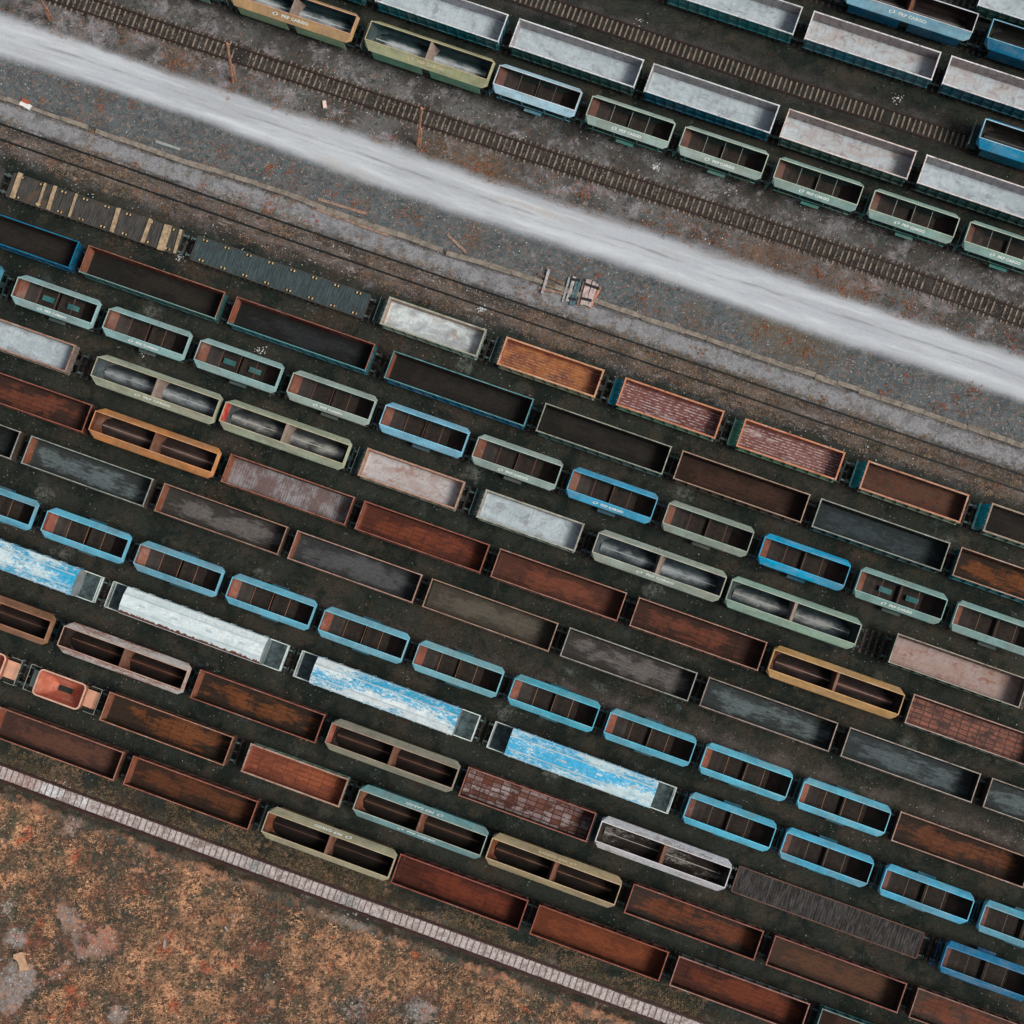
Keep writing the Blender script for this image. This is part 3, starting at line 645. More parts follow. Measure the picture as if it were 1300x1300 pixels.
# small bin hopper ----------------------------------------------------
def rrect(x, y, r, z, n=4):
    out = []
    for sx, sy, a0 in ((1,-1,-90),(1,1,0),(-1,1,90),(-1,-1,180)):
        for k in range(n+1):
            a = math.radians(a0+90*k/n); out.append((sx*(x-r)+math.cos(a)*r, sy*(y-r)+math.sin(a)*r, z))
    return out
def m_bin():
    m = MB(); m.loft([rrect(1.2,.7,.15,1.0), rrect(2.2,1.15,.3,1.7), rrect(2.42,1.28,.42,2.3), rrect(2.42,1.28,.42,3.25)], 0)
    m.loft([rrect(2.34,1.2,.36,3.25), rrect(2.3,1.15,.36,2.9), rrect(1.75,.95,.5,2.2), rrect(.75,.28,.1,1.25)], 1)
    m.add(rrect(.75,.28,.1,1.25), [tuple(range(20))], 2); return m.mesh('bin')
def m_binrim():
    m = MB(); m.loft([rrect(2.47,1.33,.46,3.2), rrect(2.47,1.33,.46,3.3), rrect(2.33,1.19,.34,3.3), rrect(2.33,1.19,.34,3.2)]); return m.mesh('rim')
BIN, BINR = m_bin(), m_binrim()
def m_bframe(s):
    m = MB(); e = s*3.72
    m.bar((e,-1.28,2.2),(e,1.28,2.2),.05)
    for yy in (-1.28, 0, 1.28): m.bar((e,yy,1.15),(e,yy,2.2),.045)
    for yy in (-1.28, 1.28): m.bar((e,yy,2.2),(e-s*1.1,yy,2.2),.04)
    return m.mesh('handrail')
def bin_wagon(loc):
    root = empty('bin_hopper_wagon', loc, TH)
    link('bin', BIN, [PT((150,85,65)), PT((176,92,70), .25), plain('hatch_dark', (40,46,44))], root); link('rim', BINR, [PT((205,160,140), .3)], root)
    for s, c in ((-1, (150,165,155)), (1, (205,150,125))):
        m = MB(); a, b = sorted((s*2.1, s*3.45)); m.box(a, b, -.86, .86, 1.55, 1.62); m.box(a, b, -.7, .7, 1.2, 1.548); link('platform', m.mesh('platform'), [PT(c, .3)], root)
        link('handrail', m_bframe(s), [PT((150,150,140))], root)
    link('underframe', U_D, [steel], root); running(root, 7.2, 2.4, False, 2.2); return root

# flat wagon --------------------------------------------------------------
def m_fdeck():
    m = MB(); n = 70
    for k in range(n):
        a = -9.15+18.3*k/n; m.box(a+.012, a+18.3/n-.012, -1.2, 1.2, 1.19, 1.25+random.random()*.02, 0)
    return m.mesh('deck')
def m_ffr():
    m = MB()
    for s in (-1, 1): m.box(-9.2, 9.2, *sorted((s*1.205, s*1.3)), 1.0, 1.3); m.box(*sorted((s*9.16, s*9.28)), -1.2, 1.2, 1.0, 1.29)
    return m.mesh('side_rail')
def m_pocket():
    m = MB(); m.box(-.3, .3, -.13, .13, 1.28, 1.36); m.box(-.25, -.11, -.1, .1, 1.362, 1.44, 1); m.box(.11, .25, -.1, .1, 1.362, 1.44, 1); return m.mesh('stake_pocket')
FD, FR, SP = m_fdeck(), m_ffr(), m_pocket()
def deckmat(c1, c2, c3, c4):
    s = NT('wagon_deck_boards'); v = s.coord()
    st = s.noise(s.scale(v, (4.5, .6, 1)), 1.3, 8, .75)
    col = s.mix(s.step(st, .4, .62), L(c1), L(c2))
    n = s.noise(s.scale(v, (.45, .5, 1)), .9, 6, .7, .5); col = s.mix(s.math('MULTIPLY', s.step(n, .54, .66), .8), col, L(c3))
    n = s.noise(s.scale(v, (.7, .6, 1)), 1.4, 8, .75, .5); col = s.mix(s.step(n, .63, .72), col, L(c4)); s.bump(st, .4, .02)
    return s.out(col, .9, spec=.15)
def flat(loc, dm, rm, pockets=True):
    root = empty('flat_wagon', loc, TH)
    link('deck', FD, [dm], root); link('side_rail', FR, [rm], root); link('underframe', U_F, [steel], root); running(root, 18.5, 2.5)
    pm = plain('pocket_tan', (200,170,125)); pd = plain('pocket_dark', (30,26,24))
    if pockets:
        for i, x in enumerate(np.linspace(-8.2, 8.2, 8)):
            for sy in (-1, 1):
                o = link('stake_pocket', SP, [pd, pm], root); o.location = (x+sy*-.15, sy*1.02, 0)
    return root

# ------------------------------------------------------------------ the wagons, row by row
PK, RD, TL, GY, WH, BL = (158,122,108), (140,82,68), (96,142,146), (140,138,130), (196,194,198), (4,105,155)
TN = (150,128,112)
dark = lambda: floor_mat('slate', (30,31,31), (42,43,46))
def darkb(): return floor_mat('slate', (33,31,29), (43,38,35), (24,22,21))
def brown(): return floor_mat('slate', (48,34,29), (64,44,37), (34,25,22))
def rustd(): return floor_mat('rust', (54,42,37), (102,62,44), (38,30,27))
def rustr(): return floor_mat('rust', (62,42,37), (106,60,46), (44,33,30))
def rusto(): return floor_mat('rust', (52,40,34), (112,66,40), (38,30,27))
def slate(): return floor_mat('slate', (52,56,56), (92,100,104), (36,42,42))
def slateb(): return floor_mat('slate', (58,54,52), (100,94,93), (42,40,40))
def snow(): return floor_mat('snow', (158,168,176), (176,184,192), (126,126,132))
def snowb(): return floor_mat('snow', (168,162,164), (176,182,190), (128,116,114))
def snoww(): return floor_mat('snow', (146,150,156), (196,204,208), (150,130,118))
# (row, kind, NW corner, SE corner, rim, outside, inside, floor, look, extra)
W = []
def add(row, kind, nw, se, *a, **k): W.append((row, kind, nw, se, a, k))
ROWS = {0: 'at the very top right corner', 1: 'top right corner row', 2: 'upper white gondola row', 3: 'at the end of the empty siding',
        4: 'lower white gondola row', 5: 'top row with green hoppers', 6: 'first row below the road', 7: 'second row below the road', 8: 'third row below the road',
        9: 'fourth row below the road', 10: 'fifth row below the road', 11: 'sixth row below the road', 12: 'seventh row below the road', 13: 'eighth row below the road',
        14: 'ninth row below the road', 15: 'second row from the heath', 16: 'row nearest the heath'}
dsh = lambda p, dx, dy: (p[0]+dx, p[1]+dy)
# row 0
add(0,'V',(1253,-28),None, WH,(60,95,85),(150,142,140),snow(),'white-floored gondola with grey-green side')
# row 1
add(1,'L',None,(1055-8,-22), (150,170,190),(10,110,165),(58,48,44),None,'blue twin hopper showing only its lower edge', low=(10,95,140))
add(1,'L',None,(1232.7,44.4), (196,190,196),(126,172,192),(62,52,50),None,'blue twin hopper wagon with pale cant and white lettering', low=(0,96,132), let='S', ridge=(110,110,110))
add(1,'L',(1262,24),None, (110,160,185),(14,104,140),(40,42,40),None,'dark-filled blue twin hopper wagon', low=(5,85,120))
# row 2
add(2,'V',None,(1006.5,45), WH,(25,105,110),(165,155,158),snow(),'white-floored gondola with bright teal ribbed side')
add(2,'V',(1034,14.8),(1182,102), (206,198,202),(40,105,120),(160,146,148),snowb(),'brownish white-floored gondola with patchy blue side')
add(2,'V',(1208,71.3),None, (206,198,202),(30,90,105),(165,150,150),snowb(),'pinkish white-floored gondola with teal side')
# row 3
add(3,'L',(1251.5,151.6),None, (150,190,215),(24,136,178),(52,48,44),None,'bright blue twin hopper wagon', low=(0,100,125), ridge=(80,80,78), rail=True)
# row 4
add(4,'V',None,(461,-3), WH,(15,95,105),(150,145,150),snow(),'white-floored gondola cut by the top edge')
add(4,'V',(487.6,-34),(634.6,55), WH,(8,100,112),(168,165,172),snow(),'white-floored gondola with strong teal ribbed side')
add(4,'V',(658.6,24),(806,111.7), (204,200,204),(45,88,84),(166,160,164),snow(),'white-floored gondola with dull green side')
add(4,'V',(830,82),(977,169.6), WH,(8,92,116),(160,154,158),snow(),'white-floored gondola with deep blue side')
add(4,'V',(1001,138.7),(1152.5,227.5), (206,188,184),(66,98,92),(160,146,146),snowb(),'pink-rimmed white-floored gondola with grey-green side')
add(4,'V',(1176.7,196),None, (206,190,188),(48,88,86),(164,156,160),snow(),'white-floored gondola cut by the right edge')
# row 5
add(5,'L',None,(275,-28), (130,150,140),(120,150,135),(60,90,95),None,'pale green hopper showing only its lower edge', low=(95,140,125))
add(5,'L',None,(444.8,44), (190,140,112),(186,146,102),(52,84,92),None,'twin hopper with tan cant, green skirt and white lettering', low=(132,156,122), let='S', ridge=(178,184,188), rail=True)
add(5,'L',(475.8,29),(614.4,100), (172,156,118),(160,160,124),(60,88,94),None,'twin hopper with olive cream cant and green skirt', low=(98,148,122), let='S', ym=True, ridge=(186,190,194), rail=True)
add(5,'H',(635,83.5),(729.4,141.3), (196,206,216),(158,190,206),(84,44,36),None,'sky-blue short hopper', low=(70,140,160), ridge=(90,80,76))
for i, (a, b, lk) in enumerate(((( 752.3,122.5),(849.2,180),'pale green short hopper standing right of the sky-blue one'), ((870.8,161.5),(967,220.8),'pale green short hopper, second right of the sky-blue one'),
      ((990.4,202.5),(1087.3,261),'green short hopper, third right of the sky-blue one'), ((1111.5,241.8),(1209.8,301.5),'green short hopper, fourth right of the sky-blue one'), ((1232.7,282),None,'green short hopper cut by the right edge'))):
    add(5,'H',a,b, (165,178,160),(146,164,158) if i < 2 else (128,156,150),(80,50,42),None,lk, low=(60,120,112), let='S', ridge=(128,132,126))
# row 6
add(6,'F',None,(-3,238), None,None,None,('#f1',),'flat wagon cut by the left edge',pk=False)
add(6,'F',(17.5,217.5),(225,323), None,None,None,('#f1',),'grey-boarded flat wagon carrying pale timber beams')
add(6,'F',(250.4,301),(461,405.8), None,None,None,('#f2',),'empty dark blue-grey boarded flat wagon with stake pockets')
add(6,'S',(494.8,376.3),(604.7,456), (150,148,136),(120,140,128),(176,140,120),snoww(),'low open wagon full of white dust')
add(6,'S',(643.5,427.7),(755.3,504), (192,140,108),(128,130,108),(165,86,58),floor_mat('planks',(150,92,56),(158,122,92),(104,62,54)),'low open wagon with orange-brown planked floor')
add(6,'S',(794.3,479.6),(907.8,556.8), (186,122,92),(92,128,110),(140,72,54),floor_mat('planks',(112,72,68),(180,164,166),(92,56,54)),'low open wagon with pink planks, white dashes and blue end', end=(0,125,150))
add(6,'S',(947.5,531.8),(1059.8,610.4), (188,122,92),(96,132,108),(146,76,58),floor_mat('planks',(118,80,76),(182,164,164),(98,62,60)),'low open wagon with pink dusty planks and grey-green end', end=(84,140,118))
add(6,'S',(1102,584.8),(1219.2,663), (178,124,100),(120,136,116),(76,54,46),floor_mat('dust',(62,48,42),(76,58,48),(120,50,34)),'low open wagon with dark brown floor and teal end', end=(10,120,130))
add(6,'S',(1259.6,638.6),None, (150,128,112),(90,120,112),(62,54,50),darkb(),'low open wagon cut by right edge, bright teal end', end=(0,140,160))
# row 7
add(7,'E',None,(87.5,342), (0,106,144),(0,80,112),(74,46,38),darkb(),'blue-rimmed long gondola')
add(7,'E',(111,309.6),(276,407), (140,88,72),(48,90,90),(150,72,48),darkb(),'long gondola with brown-red rim and dark floor', rs=(112,134,130))
add(7,'E',(300,375.6),(465,473), (138,84,68),(40,98,110),(138,56,46),dark(),'long gondola with red-brown rim and grid-marked dark floor', rs=(84,132,138))
add(7,'E',(498.7,446),(666.7,541.7), (88,134,138),(0,92,125),(60,50,46),darkb(),'teal-rimmed long gondola with speckled dark floor')
add(7,'G',(692.5,511.6),(841,602.3), (138,140,126),(60,90,88),(38,38,36),darkb(),'dark gondola with grey-green rim, pink at its west end')
add(7,'G',(866.7,571.4),(1016.8,664), (154,124,106),(70,62,56),(50,36,30),brown(),'dark brown gondola with pinkish tan rim')
add(7,'G',(1041.5,632.7),(1195,726), (136,138,130),(36,80,84),(40,46,46),floor_mat('slate',(44,50,52),(58,66,70)),'dark blue-grey gondola with thin grey rim')
add(7,'G',(1221,694.4),None, (165,130,114),(16,110,120),(104,58,42),rusto(),'rust-floored gondola with teal outside, cut by right edge')
# row 8
for (a, b, c, rc, let, lk) in ((None,(-8,367),(60,120,140),(40,120,150),None,'hopper cut by the left edge'),
    ((24,354.6),(115.8,408.5),(134,164,166),None,'S','leftmost whole pale teal short hopper, white marks on side'),
    ((139.4,392),(233,450),(132,164,166),None,'S','pale teal short hopper, second whole one from the left'),
    ((257,434),(347,493),(134,162,162),None,None,'pale teal short hopper, third whole one from the left'),
    ((373.5,474.4),(467.7,532.3),(146,160,154),None,'S','grey-green lettered short hopper left of the light blue one'),
    ((490.6,516),(586,574),(118,174,200),None,None,'light blue short hopper'),
    ((607.7,557),(705.2,614.4),(142,158,152),None,'S','grey-green short hopper between the two blue ones'),
    ((728,598.3),(826.3,657.5),(60,148,186),None,'S','mid blue patchy short hopper'),
    ((850.6,639.5),(948.3,699),(136,146,136),None,None,'olive grey short hopper left of the vivid blue one'),
    ((971.3,682),(1071.5,743.5),(0,150,196),None,None,'vivid cyan-blue short hopper'),
    ((1094,724.8),(1193.7,786.8),(122,154,150),None,'S','pale green short hopper right of the vivid blue one'),
    ((1216.5,768.5),None,(124,154,152),None,None,'pale green short hopper cut by the right edge')):
    add(8,'H',a,b, rc or tuple(min(255,int(x*1.05)) for x in c),c,(78,46,38),None,lk, low=tuple(int(x*.55) for x in c), let=let, ridge=(100,66,52))
# row 9
add(9,'Q',None,(83.5,473), (150,112,98),(120,110,104),(160,140,130),snow(),'low open wagon with clean white floor, cut by left edge')
add(9,'L',(125,454),(270.6,528.3), (168,160,136),(158,162,142),(82,92,98),None,'cream twin hopper with white-streaked inside and salmon west end', low=(80,110,90), let='S', ridge=(160,164,168))
add(9,'L',(288,513.5),(434.8,586), (172,162,134),(156,162,140),(84,88,92),None,'cream twin hopper with a bright red west end', low=(80,110,90), ridge=(170,168,164), red=True)
add(9,'Q',(466.3,570),(578,648), (166,126,108),(130,124,112),(160,120,104),floor_mat('snow',(160,146,144),(176,172,176),(140,106,94)),'low open wagon with rust-stained white floor')
add(9,'Q',(617,622.5),(729,702.5), (150,146,136),(110,128,118),(160,150,140),snow(),'low open wagon with plain white dusty floor')
add(9,'L',(761.7,678.3),(913.3,753.7), (168,164,150),(156,164,152),(78,92,102),None,'grey-cream twin hopper with white-streaked slate inside', low=(80,110,95), let='S', ridge=(158,164,168))
add(9,'L',(931.3,738.3),(1084.6,814.2), (150,160,146),(140,166,150),(60,78,84),None,'pale green twin hopper with dusty ridge and speckled end', low=(80,120,105), ridge=(160,160,160))
add(9,'G',(1137.7,804),(1295.4,899.8), (150,136,124),(60,84,74),(150,132,126),floor_mat('snow',(150,126,118),(158,140,138),(128,78,62)),'gondola with blotched pink-grey floor')
# row 10
add(10,'G',None,(104.5,549), RD,(80,50,42),(110,60,44),rustr(),'rust-red gondola with flaking floor panels, cut by left edge')
add(10,'L',(125.2,523),(265.2,598.3), (190,128,82),(188,124,74),(70,54,50),None,'orange twin hopper with brown inside', low=(120,80,55), ridge=(134,110,104))
add(10,'G',(293.5,576.7),(437.5,667), (142,90,74),(84,56,48),(140,84,66),floor_mat('boards',(126,118,122),(142,138,144),(96,74,70)),'gondola with grey crosswise-striped board floor')
add(10,'G',(462.3,636),(610.4,726.7), RD,(84,52,44),(108,54,40),floor_mat('rust',(82,45,37),(116,60,43),(56,36,31)),'rust-orange gondola with red-brown rim')
add(10,'G',(634,696.3),(784.6,789.5), (152,104,90),(80,54,46),(84,48,38),floor_mat('rust',(78,48,40),(110,62,48),(56,38,32)),'rusty gondola with soft brown-red floor')
add(10,'G',(811,757.7),(962.3,852), (156,112,98),(80,54,46),(92,48,38),rustr(),'rusty gondola with streaky red floor plates')
add(10,'L',(987.7,826.3),(1135.8,905.8), (190,146,98),(184,140,90),(58,46,44),None,'yellow-orange twin hopper with dark inside', low=(130,95,60), ridge=(140,106,98))
add(10,'G',(1160.5,881.5),None, (166,130,120),(60,90,88),(90,62,56),floor_mat('plate',(138,88,76),(120,78,68),(66,54,52)),'gondola with pink floor plates and dark seams')
# row 11
for (a, b, rc, fl, inn, lk) in ((None,(13,584),GY,dark(),(50,50,48),'dark gondola cut by the left edge'),
    ((38.5,553),(183.9,643.5),(134,140,134),slate(),(56,58,56),'gondola with orange west end and scraped slate floor'),
    ((208.7,613.6),(353.3,703.8),(146,110,94),slateb(),(60,54,50),'brown-rimmed gondola with scratched grey-brown floor'),
    ((378.3,674.2),(522.9,765.8),(160,124,112),floor_mat('slate',(54,54,56),(80,80,82),(40,42,44)),(56,50,48),'pink-rimmed gondola with dark grey brushed floor'),
    ((548,734.8),(697,827.7),(148,118,100),floor_mat('slate',(60,58,54),(84,80,74),(96,68,46)),(56,50,46),'gondola with red west rim and ochre-flecked grey floor'),
    ((722.2,796.2),(874.8,890.2),(140,138,130),slateb(),(52,52,50),'grey-rimmed gondola with mottled grey-brown floor'),
    ((899.8,858.7),(1052.3,954.8),(144,126,118),slate(),(50,52,50),'gondola with blotched blue-grey floor'),
    ((1076.5,923.3),(1235.4,1019.5),(148,134,126),floor_mat('slate',(54,58,60),(84,92,96),(40,44,46)),(52,50,48),'gondola with finely brushed blue-grey floor'),
    ((1259.6,987.7),None,(140,128,120),slate(),(52,52,50),'slate-floored gondola cut by the right edge')):
    add(11,'G',a,b, rc,(70,58,52),inn,fl,lk)
# row 12
hc = [(92,160,184),(92,166,192),(100,158,180),(96,166,190),(104,164,184),(112,164,176),(74,160,182),(88,164,188),(90,168,192),(92,168,192)]
hk = [(None,(36.3,668)),((59,653),(156.7,707)),((177.7,693.6),(274.6,749.6)),((295.6,733.7),(391.5,793)),((413.3,776.5),(509.4,834.4)),((532.8,819),(630.6,877.5)),((653.5,862),(752.5,924)),((775.2,908),(874.8,965.5)),((896.3,950.2),(998,1011.4)),((1021.3,994.4),(1122.3,1055.8))]
od = ['leftmost','second','third','fourth','fifth','sixth','seventh','eighth','ninth','tenth']
for i, ((a, b), c) in enumerate(zip(hk, hc)):
    add(12,'H',a,b, tuple(min(255,int(x*1.05)) for x in c),c,(96,54,44),None, ('pale blue short hopper, %s from the left' % od[i]) if i else 'pale blue short hopper cut by the left edge', low=(40,90,105), ridge=(128,86,66))
add(12,'G',(1143.3,1031.3),None, (156,118,104),(80,56,48),(70,46,36),rustd(),'rust-brown gondola at the right end')
# row 13
add(13,'T',None,(88.8,760.4),'blue','covered wagon with blue roof, cut by the left edge')
add(13,'T',(160.7,746.4),(331,841),'white','covered wagon with white roof and rusty lower edge')
add(13,'T',(401.7,833),(576.7,934),'mixed','covered wagon with roof peeling half blue, half white')
add(13,'T',(647.8,922.5),(829,1028),'blueish','covered wagon with mostly blue flaking roof, rightmost of four')
for i, (a, b) in enumerate((((876.2,1014),(975.8,1076.5)),((999,1057.7),(1100.8,1119.6)),((1124.2,1104.2),(1229.8,1166.7)),((1250,1153.3),None))):
    c = [(82,168,196),(80,166,198),(78,164,198),(82,160,186)][i]
    add(13,'H',a,b, tuple(min(255,int(x*1.05)) for x in c),c,(84,50,42),None, ['clear blue short hopper right beside the covered wagons','clear blue short hopper, second right of covered wagons','clear blue short hopper, third right of covered wagons','clear blue short hopper cut by the right edge'][i], low=(20,95,115), ridge=(100,80,66))
# row 14
add(14,'L',None,(57,811.5), (150,98,72),(138,96,72),(48,36,30),None,'brown-orange twin hopper cut by the left edge', low=(90,60,45), ridge=(86,60,50))
add(14,'L',(82,800),(228.8,873.5), (176,140,126),(162,128,116),(44,32,28),None,'twin hopper with chipped pink and white rim', low=(110,70,60), ridge=(96,56,42), flk=((158,108,96),(210,200,196),.50))
add(14,'G',(255.2,849.2),(400.4,942.7), (142,84,70),(80,50,42),(70,44,36),rusto(),'gondola with orange-brown rust panels')
add(14,'L',(423.3,917.9),(572.7,999.8), (150,128,112),(140,134,118),(48,36,32),None,'grey-beige twin hopper with orange-red west end', low=(90,80,66), ridge=(96,62,50), red=True)
add(14,'G',(594.2,972.9),(745.6,1069), (146,92,80),(84,54,46),(84,50,42),floor_mat('plate',(98,56,44),(150,138,140),(70,42,36)),'gondola with white-scabbed rusty floor plates')
add(14,'L',(772.5,1047),(913,1119), (196,190,194),(186,180,184),(56,46,42),None,'white twin hopper with peeling dark inside', low=(110,80,74), ridge=(150,144,140), rail=True, flk=((206,202,206),(120,86,82),.57), inflk=True, sadflk=True)
add(14,'F',(936.7,1100.8),(1164,1219.2), None,None,None,('#f3',),'dark rust-edged wagon with worn crosswise board deck', pk=False)
add(14,'H',(1201.7,1204.4),None, (40,116,160),(30,108,148),(54,40,36),None,'deep blue hopper at the right edge', low=(5,80,130), ridge=(70,60,54))
# row 15
add(15,'D',None,(-3,866),'small salmon bin hopper cut by the left edge')
add(15,'D',(51.4,848.6),(99.4,903),'small hopper with rounded salmon bin and pale end platforms')
add(15,'G',(139.5,877.5),(284.8,971.2), (156,108,88),(80,54,44),(96,60,40),rusto(),'gondola with ochre-brown plates, right of the salmon bin')
add(15,'D3',(319,941.6),(431.3,1024), (160,124,108),(110,140,126),(142,72,54),floor_mat('rust',(118,66,52),(142,78,54),(96,50,40)),'shorter gondola with bright rust-pink floor')
add(15,'L',(460,1003.8),(606.2,1086), (150,158,148),(112,154,158),(44,34,28),None,'teal-grey twin hopper with white lettering', low=(60,130,135), let='B', ridge=(84,58,44))
add(15,'L',(627.9,1066.3),(776,1150.6), (176,150,114),(160,140,108),(42,30,26),None,'tan twin hopper with cream lettering', low=(110,90,66), let='N', ym=True, ridge=(100,66,48))
add(15,'G',(804.8,1121),(957.7,1217.9), (142,84,72),(80,50,44),(58,40,34),floor_mat('rust',(58,46,42),(108,60,42),(44,34,30)),'gondola with orange patches on dark grey floor')
add(15,'G',(983.7,1186),(1139.8,1286.5), (140,86,76),(80,52,46),(60,42,36),floor_mat('dust',(70,52,44),(88,60,46),(38,34,30)),'gondola with brown earth-covered floor')
add(15,'G',(1166,1253.4),None, (138,100,90),(78,54,48),(64,46,40),floor_mat('rust',(76,60,54),(110,64,50),(60,46,42)),'gondola cut by the bottom right corner')
# row 16
add(16,'G',None,(144,991), (150,98,82),(90,58,48),(76,46,38),floor_mat('dust',(66,46,42),(92,60,50),(42,32,29)),'brown-floored gondola cut by the left edge')
add(16,'G',(169.6,959.6),(315.5,1053), (148,88,72),(90,54,44),(78,50,38),floor_mat('rust',(54,38,31),(92,54,36),(38,28,24)),'dark rust gondola left of the cream twin hopper')
add(16,'L',(345.2,1033.5),(487.9,1112.9), (168,150,122),(160,150,124),(38,28,24),None,'cream twin hopper with white lettering on its north side', low=(120,90,66), let='N', ridge=(70,46,38), rail=True)
add(16,'G',(508,1082),(659.4,1180.7), (142,76,64),(86,48,42),(80,40,32),floor_mat('rust',(74,38,31),(104,50,34),(52,30,26)),'red-brown gondola right of the cream twin hopper')
add(16,'G',(684.5,1148.4),(837,1246), (142,78,62),(86,48,40),(112,56,36),floor_mat('dust',(96,50,34),(118,62,39),(60,37,29)),'gondola with plain glowing orange-rust floor')
add(16,'G',(862,1214.7),None, (152,104,94),(84,92,92),(84,44,34),floor_mat('rust',(74,42,35),(106,54,38),(52,32,28)),'dark red gondola with grey-white north edge')
add(16,'G',(1044.2,1279.8),None, (110,120,116),(50,110,115),(70,50,42),brown(),'teal-rimmed gondola cut by the bottom edge')

HR = {'G': 3.2, 'E': 3.2, 'V': 3.3, 'S': 2.8, 'Q': 2.8, 'D3': 2.8, 'H': 3.58, 'L': 4.03, 'T': 3.6, 'D': 3.3, 'F': 1.28}
DIM = {'G': (12.9,2.86), 'E': (14.5,2.8), 'V': (13.05,2.96), 'S': (10.1,2.84), 'Q': (10.1,2.84), 'D3': (10.1,2.84), 'H': (8.5,1.88), 'L': (12.84,1.9), 'T': (14.7,2.7), 'D': (4.9,2.62), 'F': (18.3,2.45)}
# common heading from wagons measured at both ends
angs = []
cent = {}
for i, (row, k, nw, se, a, kw) in enumerate(W):
    if nw and se: cent.setdefault(row, []).append((i, (P(*nw, HR[k])+P(*se, HR[k]))/2))
for row, l in cent.items():
    if len(l) > 3:
        d = l[-1][1]-l[0][1]; angs.append((math.atan2(d.y, d.x), d.length))
TH = sum(a*b for a, b in angs)/sum(b for a, b in angs)
ux = Vector((math.cos(TH), math.sin(TH), 0)); uy = Vector((-ux.y, ux.x, 0))
centers = {}
for i, (row, k, nw, se, a, kw) in enumerate(W):
    if nw and se: c = (P(*nw, HR[k])+P(*se, HR[k]))/2
    else:
        l_, w_ = DIM[k]
        c = P(*nw, HR[k]) + ux*l_/2 - uy*w_/2 if nw else P(*se, HR[k]) - ux*l_/2 + uy*w_/2
    centers[i] = c
rowfit = {}
for row in ROWS:
    pts = [(centers[i].dot(ux), centers[i].dot(uy), 1.0 if (w_[2] and w_[3]) else .05) for i, w_ in enumerate(W) if w_[0] == row]
    A = np.array(pts)
    if (A[:, 2] > .5).sum() >= 3: rowfit[row] = np.polyfit(A[:, 0], A[:, 1], 1, w=A[:, 2])
    else: rowfit[row] = (0, np.average(A[:, 1], weights=A[:, 2]))
TH0 = TH
WEST_LIT_H = {5: (92,58,50), 8: (112,64,48), 12: (126,66,50), 13: (98,60,54), 14: (90,56,50)}  # west slope inside hoppers: light from the east put into the colour
WEST_LIT_L = {15: (128,70,48), 16: (128,72,50), 10: (104,60,40)}
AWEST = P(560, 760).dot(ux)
roofs = {'blue': ((44,150,192),(200,212,216),.515), 'white': ((204,210,213),(196,206,210),.5), 'mixed': ((46,150,190),(210,214,216),.488), 'blueish': ((52,156,200),(196,210,214),.505)}
rail_t = PT((200,210,208), .2); nrail = 0
f1m = deckmat((54,52,50),(78,74,72),(92,72,60),(134,98,78)); f2m = deckmat((50,60,62),(70,80,84),(56,62,64),(120,118,112)); f3m = deckmat((38,36,34),(74,70,70),(48,42,38),(122,116,116))
labels = set()
